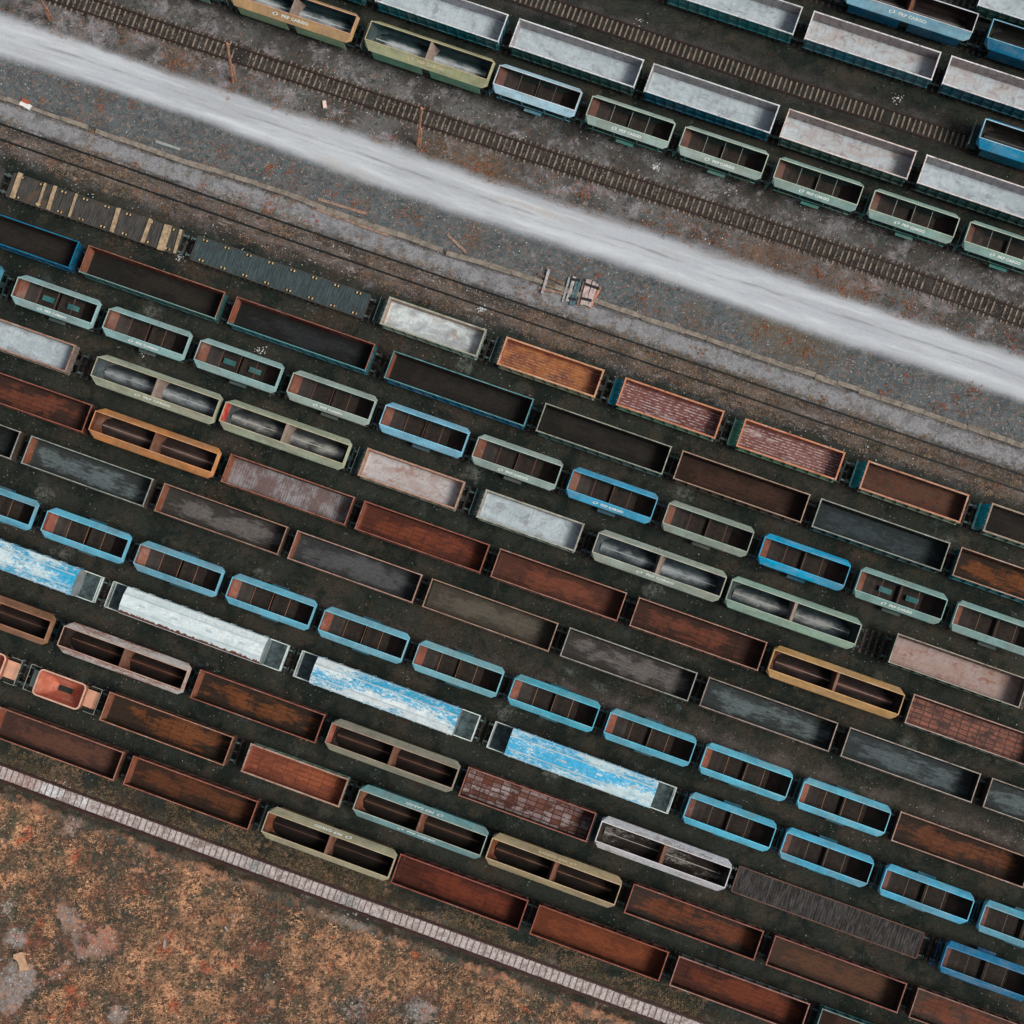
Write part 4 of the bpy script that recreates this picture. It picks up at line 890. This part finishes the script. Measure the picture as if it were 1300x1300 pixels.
for i, (row, k, nw, se, a, kw) in enumerate(W):
    c = centers[i]; sl_, b0 = rowfit[row]; av = c.dot(ux); loc = ux*av + uy*(sl_*av+b0); loc.z = .27
    TH = TH0 + math.atan(sl_)
    loc.z = 0.12
    if k in ('G', 'E', 'V', 'S', 'Q', 'D3'):
        rim, outc, inn, fl, look = a
        root = gondola({'S': 'low_open_wagon', 'Q': 'low_open_wagon'}.get(k, 'gondola_wagon'), loc, k, rimpaint(rim, kw.get('rs')), PT(outc, .5), PT(inn, .7, 1.0 if k in 'SQV' or k == 'D3' else .36), fl, PT((142,78,56), .6) if k in 'GE' and av < AWEST else None)  # west inner end wall brighter than the rest, its sunlight painted in
        grp, cat = ('low open wagons', 'railway wagon') if k in 'SQ' else ('open gondola wagons', 'railway wagon')
        if k in ('S', 'Q'):
            e = kw.get('end'); link('platform', PL_S, [PT(e, .4) if e else steelt], root)
            m = MB()
            m.add([(-5.08,-1.32,2.7),(-5.08,1.32,2.7),(-5.62,1.22,1.3),(-5.62,-1.22,1.3),(-5.14,-1.32,2.7),(-5.14,1.32,2.7),(-5.68,1.22,1.3),(-5.68,-1.22,1.3)], [(0,3,2,1),(4,5,6,7),(0,1,5,4),(3,7,6,2),(0,4,7,3),(1,2,6,5)])
            for yy in (-.9, -.3, .3, .9): m.bar((-5.17, yy, 2.72), (-5.7, yy, 1.35), .1, .08)
            link('end_board', m.mesh('end_board'), [PT(e, .45) if e else PT((110,120,112), .6)], root)
            m = MB(); m.bar((-5.95,-1.3,2.15),(-5.95,1.3,2.15),.05)
            for yy in (-1.3, -.4, .5, 1.3): m.bar((-5.95,yy,1.2),(-5.95,yy,2.15),.045)
            link('handrail', m.mesh('handrail'), [PT((70,92,92))], root)
    elif k in ('H', 'L'):
        rim, cant, inn, _, look = a
        cm = flake(*kw['flk']) if 'flk' in kw else PT(cant, .25, 1.22)
        im = PT(inn, .55, .8) if k == 'L' else PT((46,34,30), .5, .5); 
        if kw.get('inflk'): im = flake((46,38,36), (150,146,142), .56)
        root = hopper('hopper_wagon' if k == 'H' else 'twin_hopper_wagon', loc, cm, PT(kw['low'], .35), im, plain('hopper_bottom', tuple(int(x*.6) for x in inn) if k == 'L' else (50,42,38)), PT(rim, .4), PT(kw['ridge'], .6) if kw.get('ridge') else None,
                      kw.get('let'), dvm=PT((142,122,112) if row in (5, 9) else (112,70,54), .6), west=PT(WEST_LIT_H.get(row, (92,54,44)) if k == 'H' else (WEST_LIT_L.get(row) or inn), .7, .95 if k == 'H' else .8), sad=flake((46,38,36), (150,146,142), .545) if kw.get('sadflk') else saddle(tuple(int(x*.8) for x in inn), kw['ridge'], .5 if kw['ridge'][2] > 120 else .1, .55 if kw['ridge'][2] > 120 else .12) if k == 'L' and kw.get('ridge') else None, letm_=lety if kw.get('ym') else letm, rail=kw.get('rail'))
        if kw.get('red'):
            m = MB(); v4 = [(-6.41,-.93,3.995),(-6.41,.93,3.995),(-6.05,1.0,3.2),(-6.05,-1.0,3.2)]; m.add(v4+[(a_-.03,b_,c_) for a_,b_,c_ in v4], [(0,3,2,1),(4,5,6,7),(0,1,5,4),(2,3,7,6),(1,2,6,5),(0,4,7,3)])
            link('end_slope', m.mesh('end_slope'), [PT((176,44,32) if row == 9 else (140,56,38), .6)], root)
        if k == 'H' and nw and (abs(nw[0]-24) < 1 or abs(nw[0]-257) < 1 or abs(nw[0]-1094) < 1):
            for hx_ in (-1.3, 1.4):
                m = MB(); m.box(-.62, .62, -.26, .26, 1.75, 1.82); m.box(-.5, .5, -.06, .06, 1.822, 1.88)
                h_ = link('inner_hatch', m.mesh('inner_hatch'), [PT((40,104,108), .4)], root); h_.location = (hx_, .1, 0)
        grp, cat = ('short hopper wagons', 'railway wagon') if k == 'H' else ('long twin hopper wagons', 'railway wagon')
    elif k == 'T':
        r, look = a; c1, c2, th = roofs[r]
        root = covered(loc, flake(c1, c2, th, rusty=1.0 if r == 'white' else 0), PT((120,130,134)), rail_t); grp, cat = 'covered wagons with peeling roofs', 'railway wagon'
    elif k == 'D':
        look = a[0]; root = bin_wagon(loc); grp, cat = 'small bin hoppers', 'railway wagon'
    elif k == 'F':
        fl, look = a[3], a[4]; q = fl[0]
        root = flat(loc, {'#f1': f1m, '#f2': f2m, '#f3': f3m}[q], PT((96,60,50)) if q == '#f3' else PT((62,60,56)), kw.get('pk', True)); grp, cat = 'flat wagons', 'railway wagon'
    lab = look + ', ' + ROWS[row]
    assert lab not in labels, lab
    labels.add(lab)
    if len(lab.split()) > 16: print('LONG', len(lab.split()), lab)
    tag(root, lab, cat, grp)

# tracks under the wagons
for row in ROWS:
    sl_, b0 = rowfit[row]
    A = [-74, 74] if row not in (0, 1, 2, 3, 4, 5) else [-40, 74]
    if row == 3: continue
    root = empty('railway_track', ux*0+uy*b0); th = TH0+math.atan(sl_); root.rotation_euler = (0, 0, th); root.location.z = 0
    if row in (0, 1, 2, 3): A = [10, 80]
    if row in (4, 5): A = [-45, 80]
    avs = [centers[i].dot(ux) for i, w_ in enumerate(W) if w_[0] == row]; A = [min(avs)-12, max(avs)+12]
    for s in (-1, 1):
        m = MB(); m.box(A[0], A[1], s*.755-.036, s*.755+.036, .06, .14); m.box(A[0], A[1], s*.755-.07, s*.755+.07, .0, .058); link('rail', m.mesh('rail'), [rail_dark], root)
    m = MB(); x = A[0]
    while x < A[1]: m.box(x-.12, x+.12, -1.25, 1.25, -.05, .03); x += .63
    tag(link('sleeper', m.mesh('sleeper'), [sl_dark], root), kind='stuff')
    tag(root, 'dark track carrying the wagons ' + ROWS[row], 'railway track')

# ------------------------------------------------------------------ small things
# timber beams on the first flat wagon
tim = plain('pale_timber', (176,150,122), .85, .25, 2)
fi = [i for i, w_ in enumerate(W) if w_[1] == 'F'][1]
def px0(x, y): return (x/3.7143, y/3.7143)
for j, (a, b, c, d, wd) in enumerate(((98,815,55,935,.5),(215,862,178,972,.24),(262,875,225,990,.38),(362,912,325,1025,.24),(560,980,525,1095,.42),(712,1032,670,1145,.38),(795,1060,757,1180,.8),(855,1080,822,1195,.3))):
    p, q = P(*px0(a, b), 1.5), P(*px0(c, d), 1.5); mid = (p+q)/2; dd = q-p
    m = MB(); n = max(1, round(wd/.24)); wb = wd/n; ln = dd.length/2
    for t in range(n): m.box(-ln+random.random()*.06, ln-random.random()*.06, -wd/2+t*wb+.006, -wd/2+(t+1)*wb-.006, 0, .15+random.random()*.015)
    o = link('timber_beam', m.mesh('timber_beam'), [tim]); o.location = (mid.x, mid.y, 1.405); o.rotation_euler = (0, 0, math.atan2(dd.y, dd.x))
    nm = ['pale beam at the left end','thin pale beam, second from the left','pale beam, third from the left','thin pale beam, fourth from the left','pale beam, fifth from the left, right of the bare boards','pale beam, sixth from the left','broad double pale beam, seventh from the left','thin pale beam at the right end'][j]
    tag(o, nm + ' of the grey flat wagon', 'timber beam', 'timber beams on the flat wagon')
# poles
polem = plain('pole_wood', (176,128,104), .8, .3, 2)
for (b, t, lb) in (((64,25),(50,-8),'leaning bare wooden pole at the top left corner'), ((297,104),(289,55),'bare wooden pole between road and track, left of the other whole one'), ((531,184),(536,137),'bare wooden pole standing below the olive cream hopper')):
    p = P(*b); q = P(*t, 8.0); m = MB(); d = q-p
    m.cyl((-.09,0,0), (d.x-.05,d.y,d.z), .17, 12, 0, .12); m.cyl((.17,.05,0), (d.x*.45+.12,d.y*.45,d.z*.45), .13, 10, 0, .11)
    o = link('wooden_pole', m.mesh('wooden_pole'), [polem]); o.location = (p.x, p.y, 0); tag(o, lb, 'pole', 'wooden poles beside the upper track')
    m = MB(); m.bar((d.x-.25,d.y,d.z-.25),(d.x+.25,d.y,d.z-.25),.09); link('cross_arm', m.mesh('cross_arm'), [polem], o)
# kerb in separate concrete lengths
kerbm = plain('kerb_concrete', (138,126,116), .9, .25, 1.5)
def kerb(x0, x1, lb, wd=.5):
    pts = [P(x, interp(KERB, x)) for x in np.linspace(x0, x1, max(2, int((x1-x0)/26)))]
    m = MB(); b0 = pts[len(pts)//2]
    for a, b in zip(pts, pts[1:]):
        L_ = (b-a).length; d = (b-a)/L_; n = Vector((-d.y, d.x, 0)); j = random.gauss(0, .05); h = .22+random.random()*.05
        a2, b2 = a+d*.02+n*j-b0, b-d*.02+n*(j+random.gauss(0, .03))-b0; u = n*wd*(.5+random.gauss(0, .03))
        vs = [p+e+Vector((0, 0, z)) for z in (0, h) for p, e in ((a2, -u), (b2, -u), (b2, u), (a2, u))]
        m.add(vs, [(3,2,1,0),(4,5,6,7),(0,1,5,4),(1,2,6,5),(2,3,7,6),(3,0,4,7)])
    o = link('concrete_kerb', m.mesh('concrete_kerb'), [kerbm]); o.location = b0; tag(o, lb, 'kerb')
kerb(-60, 112, 'low broken concrete edging at the left edge below the road', .42); kerb(122, 562, 'long concrete edging left of its gap, between road and buried track'); kerb(567, 1420, 'long concrete edging from the gap to the right edge')
# loose things: slabs, planks
def slab(name, lb, cat, a, b, wd, h, mat, z=.02, grp=None):
    p, q = P(*a), P(*b); d = q-p; ln = d.length/2; mid = (p+q)/2; m = MB(); n = 6
    rings = []
    for k in range(n+1):
        x = -ln+2*ln*k/n; e = wd/2*(1+random.gauss(0, .05)); rings.append([(x,-e,0),(x,e,0),(x,e*.94,h),(x,-e*.94,h)])
    m.loft(rings); m.add(rings[0], [(3,2,1,0)]); m.add(rings[-1], [(0,1,2,3)])
    o = link(name, m.mesh(name), [mat]); o.location = (mid.x, mid.y, z); o.rotation_euler = (0, 0, math.atan2(d.y, d.x)); tag(o, lb, cat, grp); return o
conc = plain('grey_concrete', (150,152,150), .9, .2); wd1 = plain('weathered_wood', (158,128,112), .9, .3); wd2 = plain('brown_wood', (122,100,84), .9, .35); whm = plain('pale_sleeper_wood', (176,166,168), .9, .3, 2.5); slm2 = plain('blue_grey_sleeper', (88,112,120), .9, .3); pinkst = plain('tan_stone', (190,150,122), .9, .15)
slab('concrete_post', 'thin grey concrete post lying on dark gravel left of centre', 'post', (198,180), (229,190), .28, .16, conc, .03)
slab('rusty_bar', 'short rusty bar lying on pale gravel beside the edging', 'bar', (193,194), (223,205), .18, .12, plain('rust_bar', (84,64,56)), .03)
slab('wooden_plank', 'long brown plank lying above the kerb', 'plank', (404,253), (466,272), .3, .12, wd1, .03)
slab('wooden_plank', 'long brown plank lying against the lower side of the kerb', 'plank', (402,266), (495,300), .28, .12, wd1, .04)
slab('wooden_plank', 'short plank lying aslant left of the sleeper pile', 'plank', (568,298), (592,321), .3, .12, wd1, .03)
slab('tin_sheet', 'small white sheet standing by the left end of the kerb', 'sheet', (27,131), (40,138), .55, .3, plain('white_tin', (220,214,212), .5, .05), .04)
slab('tin_sheet', 'small orange tin sheet lying over the white one', 'sheet', (29,128), (38,132), .4, .36, plain('orange_tin', (165,80,60), .6, .1), .04)
slab('paper_bag', 'small white bag beside the upper track, top left', 'bag', (412,129), (413,138), .35, .3, plain('white_bag', (225,195,180), .6, .05), .03)
slab('concrete_block', 'small pale block standing in the lower left heath', 'block', (210.5,1191), (209,1204), .24, .25, conc, .03)
for (a, b, lb) in (((298,1160),(296,1174),'pale lath lying among debris on the heath'), ((303,1165),(309,1160),'short pale lath beside the longer one on the heath'), ((286,1176),(290,1183),'short lath lower left in the heath debris')):
    slab('wooden_lath', lb, 'lath', a, b, .16, .1, whm, .05, 'heath debris')
# sleeper pile
def slp(a, b, wd, z, mat, lb, h=.2): return slab('railway_sleeper', lb, 'sleeper', a, b, wd, h, mat, z, 'sleepers in the pile beside the kerb')
fz = lambda x, y: (670+x/10.833, 320+y/10.833)
slp(fz(285,345), fz(470,435), .3, .03, wd2, 'upper greenish crosspiece under the left sleeper of the pile'); slp(fz(270,430), fz(500,520), .42, .03, wd2, 'middle pale brown crosspiece of the pile'); slp(fz(150,500), fz(490,580), .26, .03, wd1, 'lower brown crosspiece of the pile'); slp(fz(140,310), fz(240,350), .26, .03, wd2, 'short crosspiece at the pile\'s far left')
slp(fz(295,250), fz(195,585), .26, .24, whm, 'single white sleeper across the crosspieces, left of the pile')
slp(fz(575,350), fz(478,690), .2, .04, conc, 'thin grey bar, first of the middle group of the pile'); slp(fz(645,345), fz(540,680), .34, .04, whm, 'white sleeper beside the blue-grey one in the pile')
slp(fz(685,395), fz(590,735), .33, .04, slm2, 'left blue-grey sleeper of the pile'); slp(fz(722,400), fz(628,742), .3, .04, slm2, 'right blue-grey sleeper of the pile')
pk_ = plain('pinkish_sleeper', (196,172,168), .9, .25, 2.5)
slp(fz(785,410), fz(690,735), .3, .04, wd1, 'brown-grey sleeper at the left of the right group'); slp(fz(825,390), fz(738,735), .3, .26, pk_, 'pale pink sleeper, second of the right group'); slp(fz(862,395), fz(775,740), .3, .26, pk_, 'pale pink sleeper, third of the right group')
slp(fz(915,420), fz(812,750), .3, .26, pk_, 'pale pink sleeper, fourth of the right group'); slp(fz(955,450), fz(840,765), .3, .26, pk_, 'red-ended pale sleeper, fifth of the right group'); slp(fz(1000,490), fz(855,775), .26, .1, plain('salmon_sleeper', (190,132,110)), 'salmon-edged outermost sleeper of the right group')
m = MB(); band = plain('band_dark', (40,44,46))
for (a, b, z) in ((fz(595,380), fz(720,400), .27), (fz(560,640), fz(665,665), .27), (fz(790,455), fz(985,520), .48), (fz(740,650), fz(880,685), .48)):
    p, q = P(*a), P(*b); m.bar((p.x,p.y,z), (q.x,q.y,z), .28, .02)
o = link('iron_plates', m.mesh('iron_plates'), [band]); tag(o, 'dark iron fastening plates across the piled sleepers', 'fastenings')
# broken concrete block lower left, T shaped
pts = [(195,335),(300,300),(365,310),(345,350),(385,470),(425,545),(290,575),(265,450),(235,410),(200,395)]
pp = [P(x/10.833, 1180+y/10.833) for x, y in pts]; c0 = sum(pp, Vector())/len(pp); m = MB()
r0 = [(p.x-c0.x, p.y-c0.y, 0) for p in pp][::-1]; r1 = [(x*.97, y*.97, .35) for x, y, z in r0]; m.loft([r0, r1], 0, True)
o = link('broken_slab', m.mesh('broken_slab'), [pinkst]); o.location = (c0.x, c0.y, .03); tag(o, 'tan broken concrete slab with a hooked end in the lower left corner', 'slab')

# ------------------------------------------------------------------ vegetation and stones (stuff)
def inview_points(poly_px, dens, jitter=None):
    """random world points inside a pixel polygon"""
    ps = [P(*p) for p in poly_px]; xs = [p.x for p in ps]; ys = [p.y for p in ps]
    area = (max(xs)-min(xs))*(max(ys)-min(ys)); n = int(area*dens)
    X = rng.uniform(min(xs), max(xs), n); Y = rng.uniform(min(ys), max(ys), n)
    ins = np.zeros(n, bool); j = len(ps)-1
    for i in range(len(ps)):
        xi, yi, xj, yj = ps[i].x, ps[i].y, ps[j].x, ps[j].y
        c = ((yi > Y) != (yj > Y)) & (X < (xj-xi)*(Y-yi)/(yj-yi+1e-12)+xi); ins ^= c; j = i
    return X[ins], Y[ins]
def vnoise(X, Y, s, seed):
    """cheap smooth value noise"""
    r = np.random.default_rng(seed).random((64, 64)); x = X*s+100; y = Y*s+100
    xi = np.floor(x).astype(int); yi = np.floor(y).astype(int); fx = x-xi; fy = y-yi; fx = fx*fx*(3-2*fx); fy = fy*fy*(3-2*fy)
    g_ = lambda a, b: r[a % 64, b % 64]
    return (g_(xi,yi)*(1-fx)+g_(xi+1,yi)*fx)*(1-fy)+(g_(xi,yi+1)*(1-fx)+g_(xi+1,yi+1)*fx)*fy
def blades(name, X, Y, n, ln, wd, ht, mat, spread=1.0):
    """n blades per clump"""
    N = len(X)*n; cx = np.repeat(X, n)+rng.normal(0, ln*.35*spread, N); cy = np.repeat(Y, n)+rng.normal(0, ln*.35*spread, N)
    a = rng.uniform(0, 2*math.pi, N); l = ln*rng.uniform(.5, 1.2, N); w_ = wd*rng.uniform(.6, 1.3, N); h = ht*rng.uniform(.4, 1.2, N)
    dx, dy = np.cos(a), np.sin(a); V = np.zeros((N, 3, 3))
    V[:,0] = np.stack([cx-dy*w_, cy+dx*w_, np.full(N, .03)], 1); V[:,1] = np.stack([cx+dy*w_, cy-dx*w_, np.full(N, .03)], 1); V[:,2] = np.stack([cx+dx*l, cy+dy*l, h], 1)
    me = bpy.data.meshes.new(name); me.vertices.add(N*3); me.vertices.foreach_set('co', V.reshape(-1)); me.loops.add(N*3); me.loops.foreach_set('vertex_index', np.arange(N*3, dtype=np.int32))
    me.polygons.add(N); me.polygons.foreach_set('loop_start', np.arange(0, N*3, 3, dtype=np.int32)); me.polygons.foreach_set('loop_total', np.full(N, 3, dtype=np.int32)); me.update(); me.validate()
    o = bpy.data.objects.new(name, me); C.collection.objects.link(o); me.materials.append(mat); return o
def vegmat(name, cols):
    s = NT(name); v = s.coord(False); col = L(cols[0][0])
    for i, (c, ns, lo, hi) in enumerate(cols[1:]):
        o = s.n('VectorMath', operation='ADD'); s.l(v, o.inputs[0]); o.inputs[1].default_value = (i*17.3, i*29.7, 0)
        col = s.mix(s.step(s.noise(o.outputs[0], ns, 6, .7), lo, hi), col, L(c))
    return s.out(col, .95, spec=.1)
def stones(name, X, Y, r0, r1, mat):
    N = len(X); r = rng.uniform(r0, r1, N)**1.0
    base = np.array([(1,0,.1),(.3,.9,0),(-.8,.6,.05),(-.7,-.7,0),(.4,-.9,.1),(.1,.1,.8)]); F_ = [(0,1,5),(1,2,5),(2,3,5),(3,4,5),(4,0,5)]
    a = rng.uniform(0, 6.28, N); V = np.zeros((N, 6, 3)); jit = rng.uniform(.6, 1.2, (N, 6))
    ca, sa = np.cos(a), np.sin(a)
    for k in range(6):
        V[:,k,0] = X+(base[k,0]*ca-base[k,1]*sa)*r*jit[:,k]; V[:,k,1] = Y+(base[k,0]*sa+base[k,1]*ca)*r*jit[:,k]; V[:,k,2] = .02+base[k,2]*r*jit[:,k]
    fi_ = (np.arange(N)[:,None,None]*6+np.array(F_)[None]).reshape(-1).astype(np.int32)
    me = bpy.data.meshes.new(name); me.vertices.add(N*6); me.vertices.foreach_set('co', V.reshape(-1)); me.loops.add(len(fi_)); me.loops.foreach_set('vertex_index', fi_)
    nf = len(fi_)//3; me.polygons.add(nf); me.polygons.foreach_set('loop_start', np.arange(0, nf*3, 3, dtype=np.int32)); me.polygons.foreach_set('loop_total', np.full(nf, 3, dtype=np.int32)); me.update(); me.validate()
    o = bpy.data.objects.new(name, me); C.collection.objects.link(o); me.materials.append(mat); return o

heath = [(-120,965),(0,1014),(325,1136),(675,1264),(960,1370),(960,1420),(-120,1420)]
X, Y = inview_points(heath, 26); d = vnoise(X, Y, .16, 3)*.6+vnoise(X, Y, .5, 4)*.4
for a_, b_, c_, _ in RUB:
    p = P(a_, b_); d = d-.5*np.clip(1.25-np.hypot(X-p.x, Y-p.y)/c_, 0, 1)
X0, Y0 = X, Y
fineh = rng.random(len(d)); k = (d+(fineh-.5)*.25) > .40
tag(blades('dry_grass', X[k], Y[k], 6, .38, .045, .34, vegmat('dry_heath_grass', [((170,130,102),0,0,0), ((96,92,78),.35,.48,.58), ((218,164,128),.4,.49,.59), ((196,112,84),.28,.57,.63), ((108,84,72),1.5,.52,.58), ((226,178,146),2.6,.57,.62), ((58,56,50),3.1,.55,.61)])), kind='stuff')
k2 = (d <= .5) & (d > .12) & (rng.random(len(d)) < .55)
tag(blades('dark_heath_scrub', X[k2], Y[k2], 6, .3, .05, .25, vegmat('dark_scrub', [((78,74,64),0,0,0), ((120,84,70),.4,.45,.6), ((58,68,64),.5,.55,.66), ((160,110,88),2.5,.58,.64)])), kind='stuff')
X, Y = inview_points(heath, 5); d = vnoise(X, Y, .12, 9); k = d > .55
tag(stones('heath_rubble', X[k], Y[k], .03, .12, vegmat('rubble', [((140,126,122),0,0,0), ((180,170,168),1.5,.5,.6), ((150,100,84),.4,.55,.66)])), kind='stuff')
# orange weeds scattered beside the road and tracks
def band(up, lo, dens): return inview_points([(x, interp(up, x)) for x in range(-100, 1450, 50)]+[(x, interp(lo, x)) for x in range(1400, -150, -50)], dens)
wv = vegmat('rust_red_weeds', [((150,108,86),0,0,0), ((124,100,78),.8,.42,.6), ((166,96,78),1.2,.58,.66)])
xs, ys = [], []
for up, lo, dn, th in ((ROAD_LO, KERB, 3.0, .62), (off(TA,14), ROAD_UP, 4.5, .52), (KERB, off(TC,-10), 2.0, .60), (off(TC,-9), off(TC,18), 3.0, .50), (off(TC,14), off(TC,34), 4, .6)):
    X, Y = band(up, lo, dn); d = vnoise(X, Y, .45, 21)*.65+vnoise(X, Y, 1.3, 5)*.35; k = d > th; xs.append(X[k]); ys.append(Y[k])
X, Y = np.concatenate(xs), np.concatenate(ys)
tag(blades('rusty_weeds', X, Y, 5, .18, .028, .2, wv, 1.8), kind='stuff')
# bigger single weed bushes the photo shows
WB = [(161,49),(225,82),(295,112),(130,133),(167,131),(56,128),(115,168),(284,193),(343,215),(175,206),(257,238),(306,255),(343,264),(343,265),(395,281),(455,263),(343,213),(540,190),(620,218),(600,210),(355,245),(370,218),(420,245),(515,270),(530,280),(600,305),(762,350),(815,380),(888,449),(960,425),(1020,452),(660,373),(685,380),(740,247),(823,285),(853,292),(887,297),(913,306),(955,323),(1035,345),(1070,372),(1100,375),(1152,393),(1128,501),(1190,519),(1149,478),(1215,507),(1240,498),(1045,504),(1284,432),(1232,425),(970,410),(1000,435),(1040,350),(745,245)]
cx, cy = [], []
for x, y in WB:
    p = P(x, y); r = random.uniform(.22, .6); n = int(11*r/.35)
    cx += list(rng.normal(p.x, r, n)); cy += list(rng.normal(p.y, r, n))
tag(blades('red_weed_clumps', np.array(cx), np.array(cy), 7, .17, .03, .3, vegmat('orange_red_weeds', [((166,98,74),0,0,0), ((140,104,76),.5,.45,.58), ((180,96,80),.9,.58,.66)])), kind='stuff')
# moss-brown tufts on the buried track and verges
X, Y = band(off(TC,-22), off(TC,30), 9); d = vnoise(X, Y, .3, 31); k = d > .45
tag(blades('verge_grass', X[k], Y[k], 6, .22, .03, .14, vegmat('verge_tufts', [((130,108,90),0,0,0), ((92,84,70),.5,.42,.58), ((160,130,112),.9,.56,.66)])), kind='stuff')
# pale stones
X, Y = band(off(TA,-70), off(TC,46), 1.6); k = vnoise(X, Y, .2, 41) > .45
tag(stones('loose_stones', X[k], Y[k], .02, .08, vegmat('pale_stones', [((150,146,142),0,0,0), ((196,190,186),2.0,.5,.6)])), kind='stuff')
X, Y = inview_points([(-50,220),(1350,620),(1350,1350),(900,1350),(-50,1000)], .5); k = vnoise(X, Y, .15, 43) > .5
tag(stones('yard_stones', X[k], Y[k], .02, .08, vegmat('yard_stone', [((110,106,100),0,0,0), ((160,156,150),2.0,.5,.6)])), kind='stuff')
X, Y = inview_points([(850,200),(1000,0),(1300,-20),(1300,400)][:4], .01)
# small spill heaps of pale ballast
hx, hy = [], []
for x, y, n, r in ((834,212,45,.4),(184,447,50,.5),(195,190,0,.4),(228,327,30,.4),(332,445,30,.5),(590,450,20,.4),(70,1003,160,.9),(60,1000,60,.5),(1085,675,40,.6),(1140,125,22,.5),(810,29,14,.7),(925,243,12,.7),(100,1015,60,.7),(105,1020,40,.5),(612,392,40,.4)):
    p = P(x, y); hx += list(rng.normal(p.x, r*.6, n)); hy += list(rng.normal(p.y, r*.5, n))
tag(stones('ballast_spill', np.array(hx), np.array(hy), .03, .09, vegmat('white_spill', [((196,196,200),0,0,0), ((160,158,160),2.0,.5,.6)])), kind='stuff')

X, Y = band(off(TD,-8), off(TD,8), 30); k = (X < P(960,1330).x)
tag(stones('ballast_stones', X[k], Y[k], .03, .075, vegmat('ballast_stone', [((176,166,164),0,0,0), ((138,124,120),3.0,.45,.58), ((200,194,194),4.0,.56,.66)])), kind='stuff')
X, Y = band(off(TA,-12), off(TA,22), 12)
tag(stones('cinder_stones', X, Y, .02, .07, vegmat('cinder_stone', [((96,88,84),0,0,0), ((140,134,130),3.0,.52,.62), ((66,60,56),4.0,.5,.6)])), kind='stuff')
X, Y = band(KERB, off(TC,30), 14)
tag(stones('path_stones', X, Y, .02, .07, vegmat('path_stone', [((120,114,112),0,0,0), ((164,160,158),3.0,.52,.62), ((76,70,66),4.0,.5,.6)])), kind='stuff')
X, Y = band(ROAD_LO, KERB, 12)
tag(stones('gravel_stones', X, Y, .02, .06, vegmat('gravel_stone', [((96,102,104),0,0,0), ((150,142,136),3.0,.55,.63), ((60,66,68),4.0,.5,.6), ((140,98,78),2.2,.6,.66)])), kind='stuff')

xs, ys = [], []
for up, lo, dn in ((ROAD_LO, KERB, 7), (off(TA,14), ROAD_UP, 5), (off(TC,-12), off(TC,24), 4), (off(TA,-30), off(TA,-12), 2)):
    X, Y = band(up, lo, dn); d = vnoise(X, Y, .35, 51); k = rng.random(len(X)) < .25+d; xs.append(X[k]); ys.append(Y[k])
tag(stones('fallen_leaves', np.concatenate(xs), np.concatenate(ys), .025, .065, vegmat('orange_leaf_litter', [((158,104,80),0,0,0), ((126,84,62),2.0,.5,.6), ((176,84,64),3.0,.56,.64)])), kind='stuff')

X, Y = inview_points([(-20,925),(330,1055),(900,1270),(880,1292),(330,1092),(-20,965)], 16); k = vnoise(X, Y, .35, 61) > .36
tag(blades('bank_grass', X[k], Y[k], 6, .24, .03, .16, vegmat('bank_tufts', [((120,98,78),0,0,0), ((78,72,56),.5,.42,.58), ((156,118,94),.9,.56,.66), ((52,58,50),.7,.56,.66)])), kind='stuff')
hx, hy = [], []
for a_, b_, c_, _ in RUB:
    p = P(a_, b_); n = int(11*c_); hx += list(rng.normal(p.x, c_*.5, n)); hy += list(rng.normal(p.y, c_*.5, n))
tag(stones('rubble_heaps', np.array(hx), np.array(hy), .04, .16, vegmat('heap_stone', [((138,130,128),0,0,0), ((176,166,162),2.0,.5,.6), ((160,106,90),.8,.55,.65), ((92,94,96),1.6,.56,.64)])), kind='stuff')
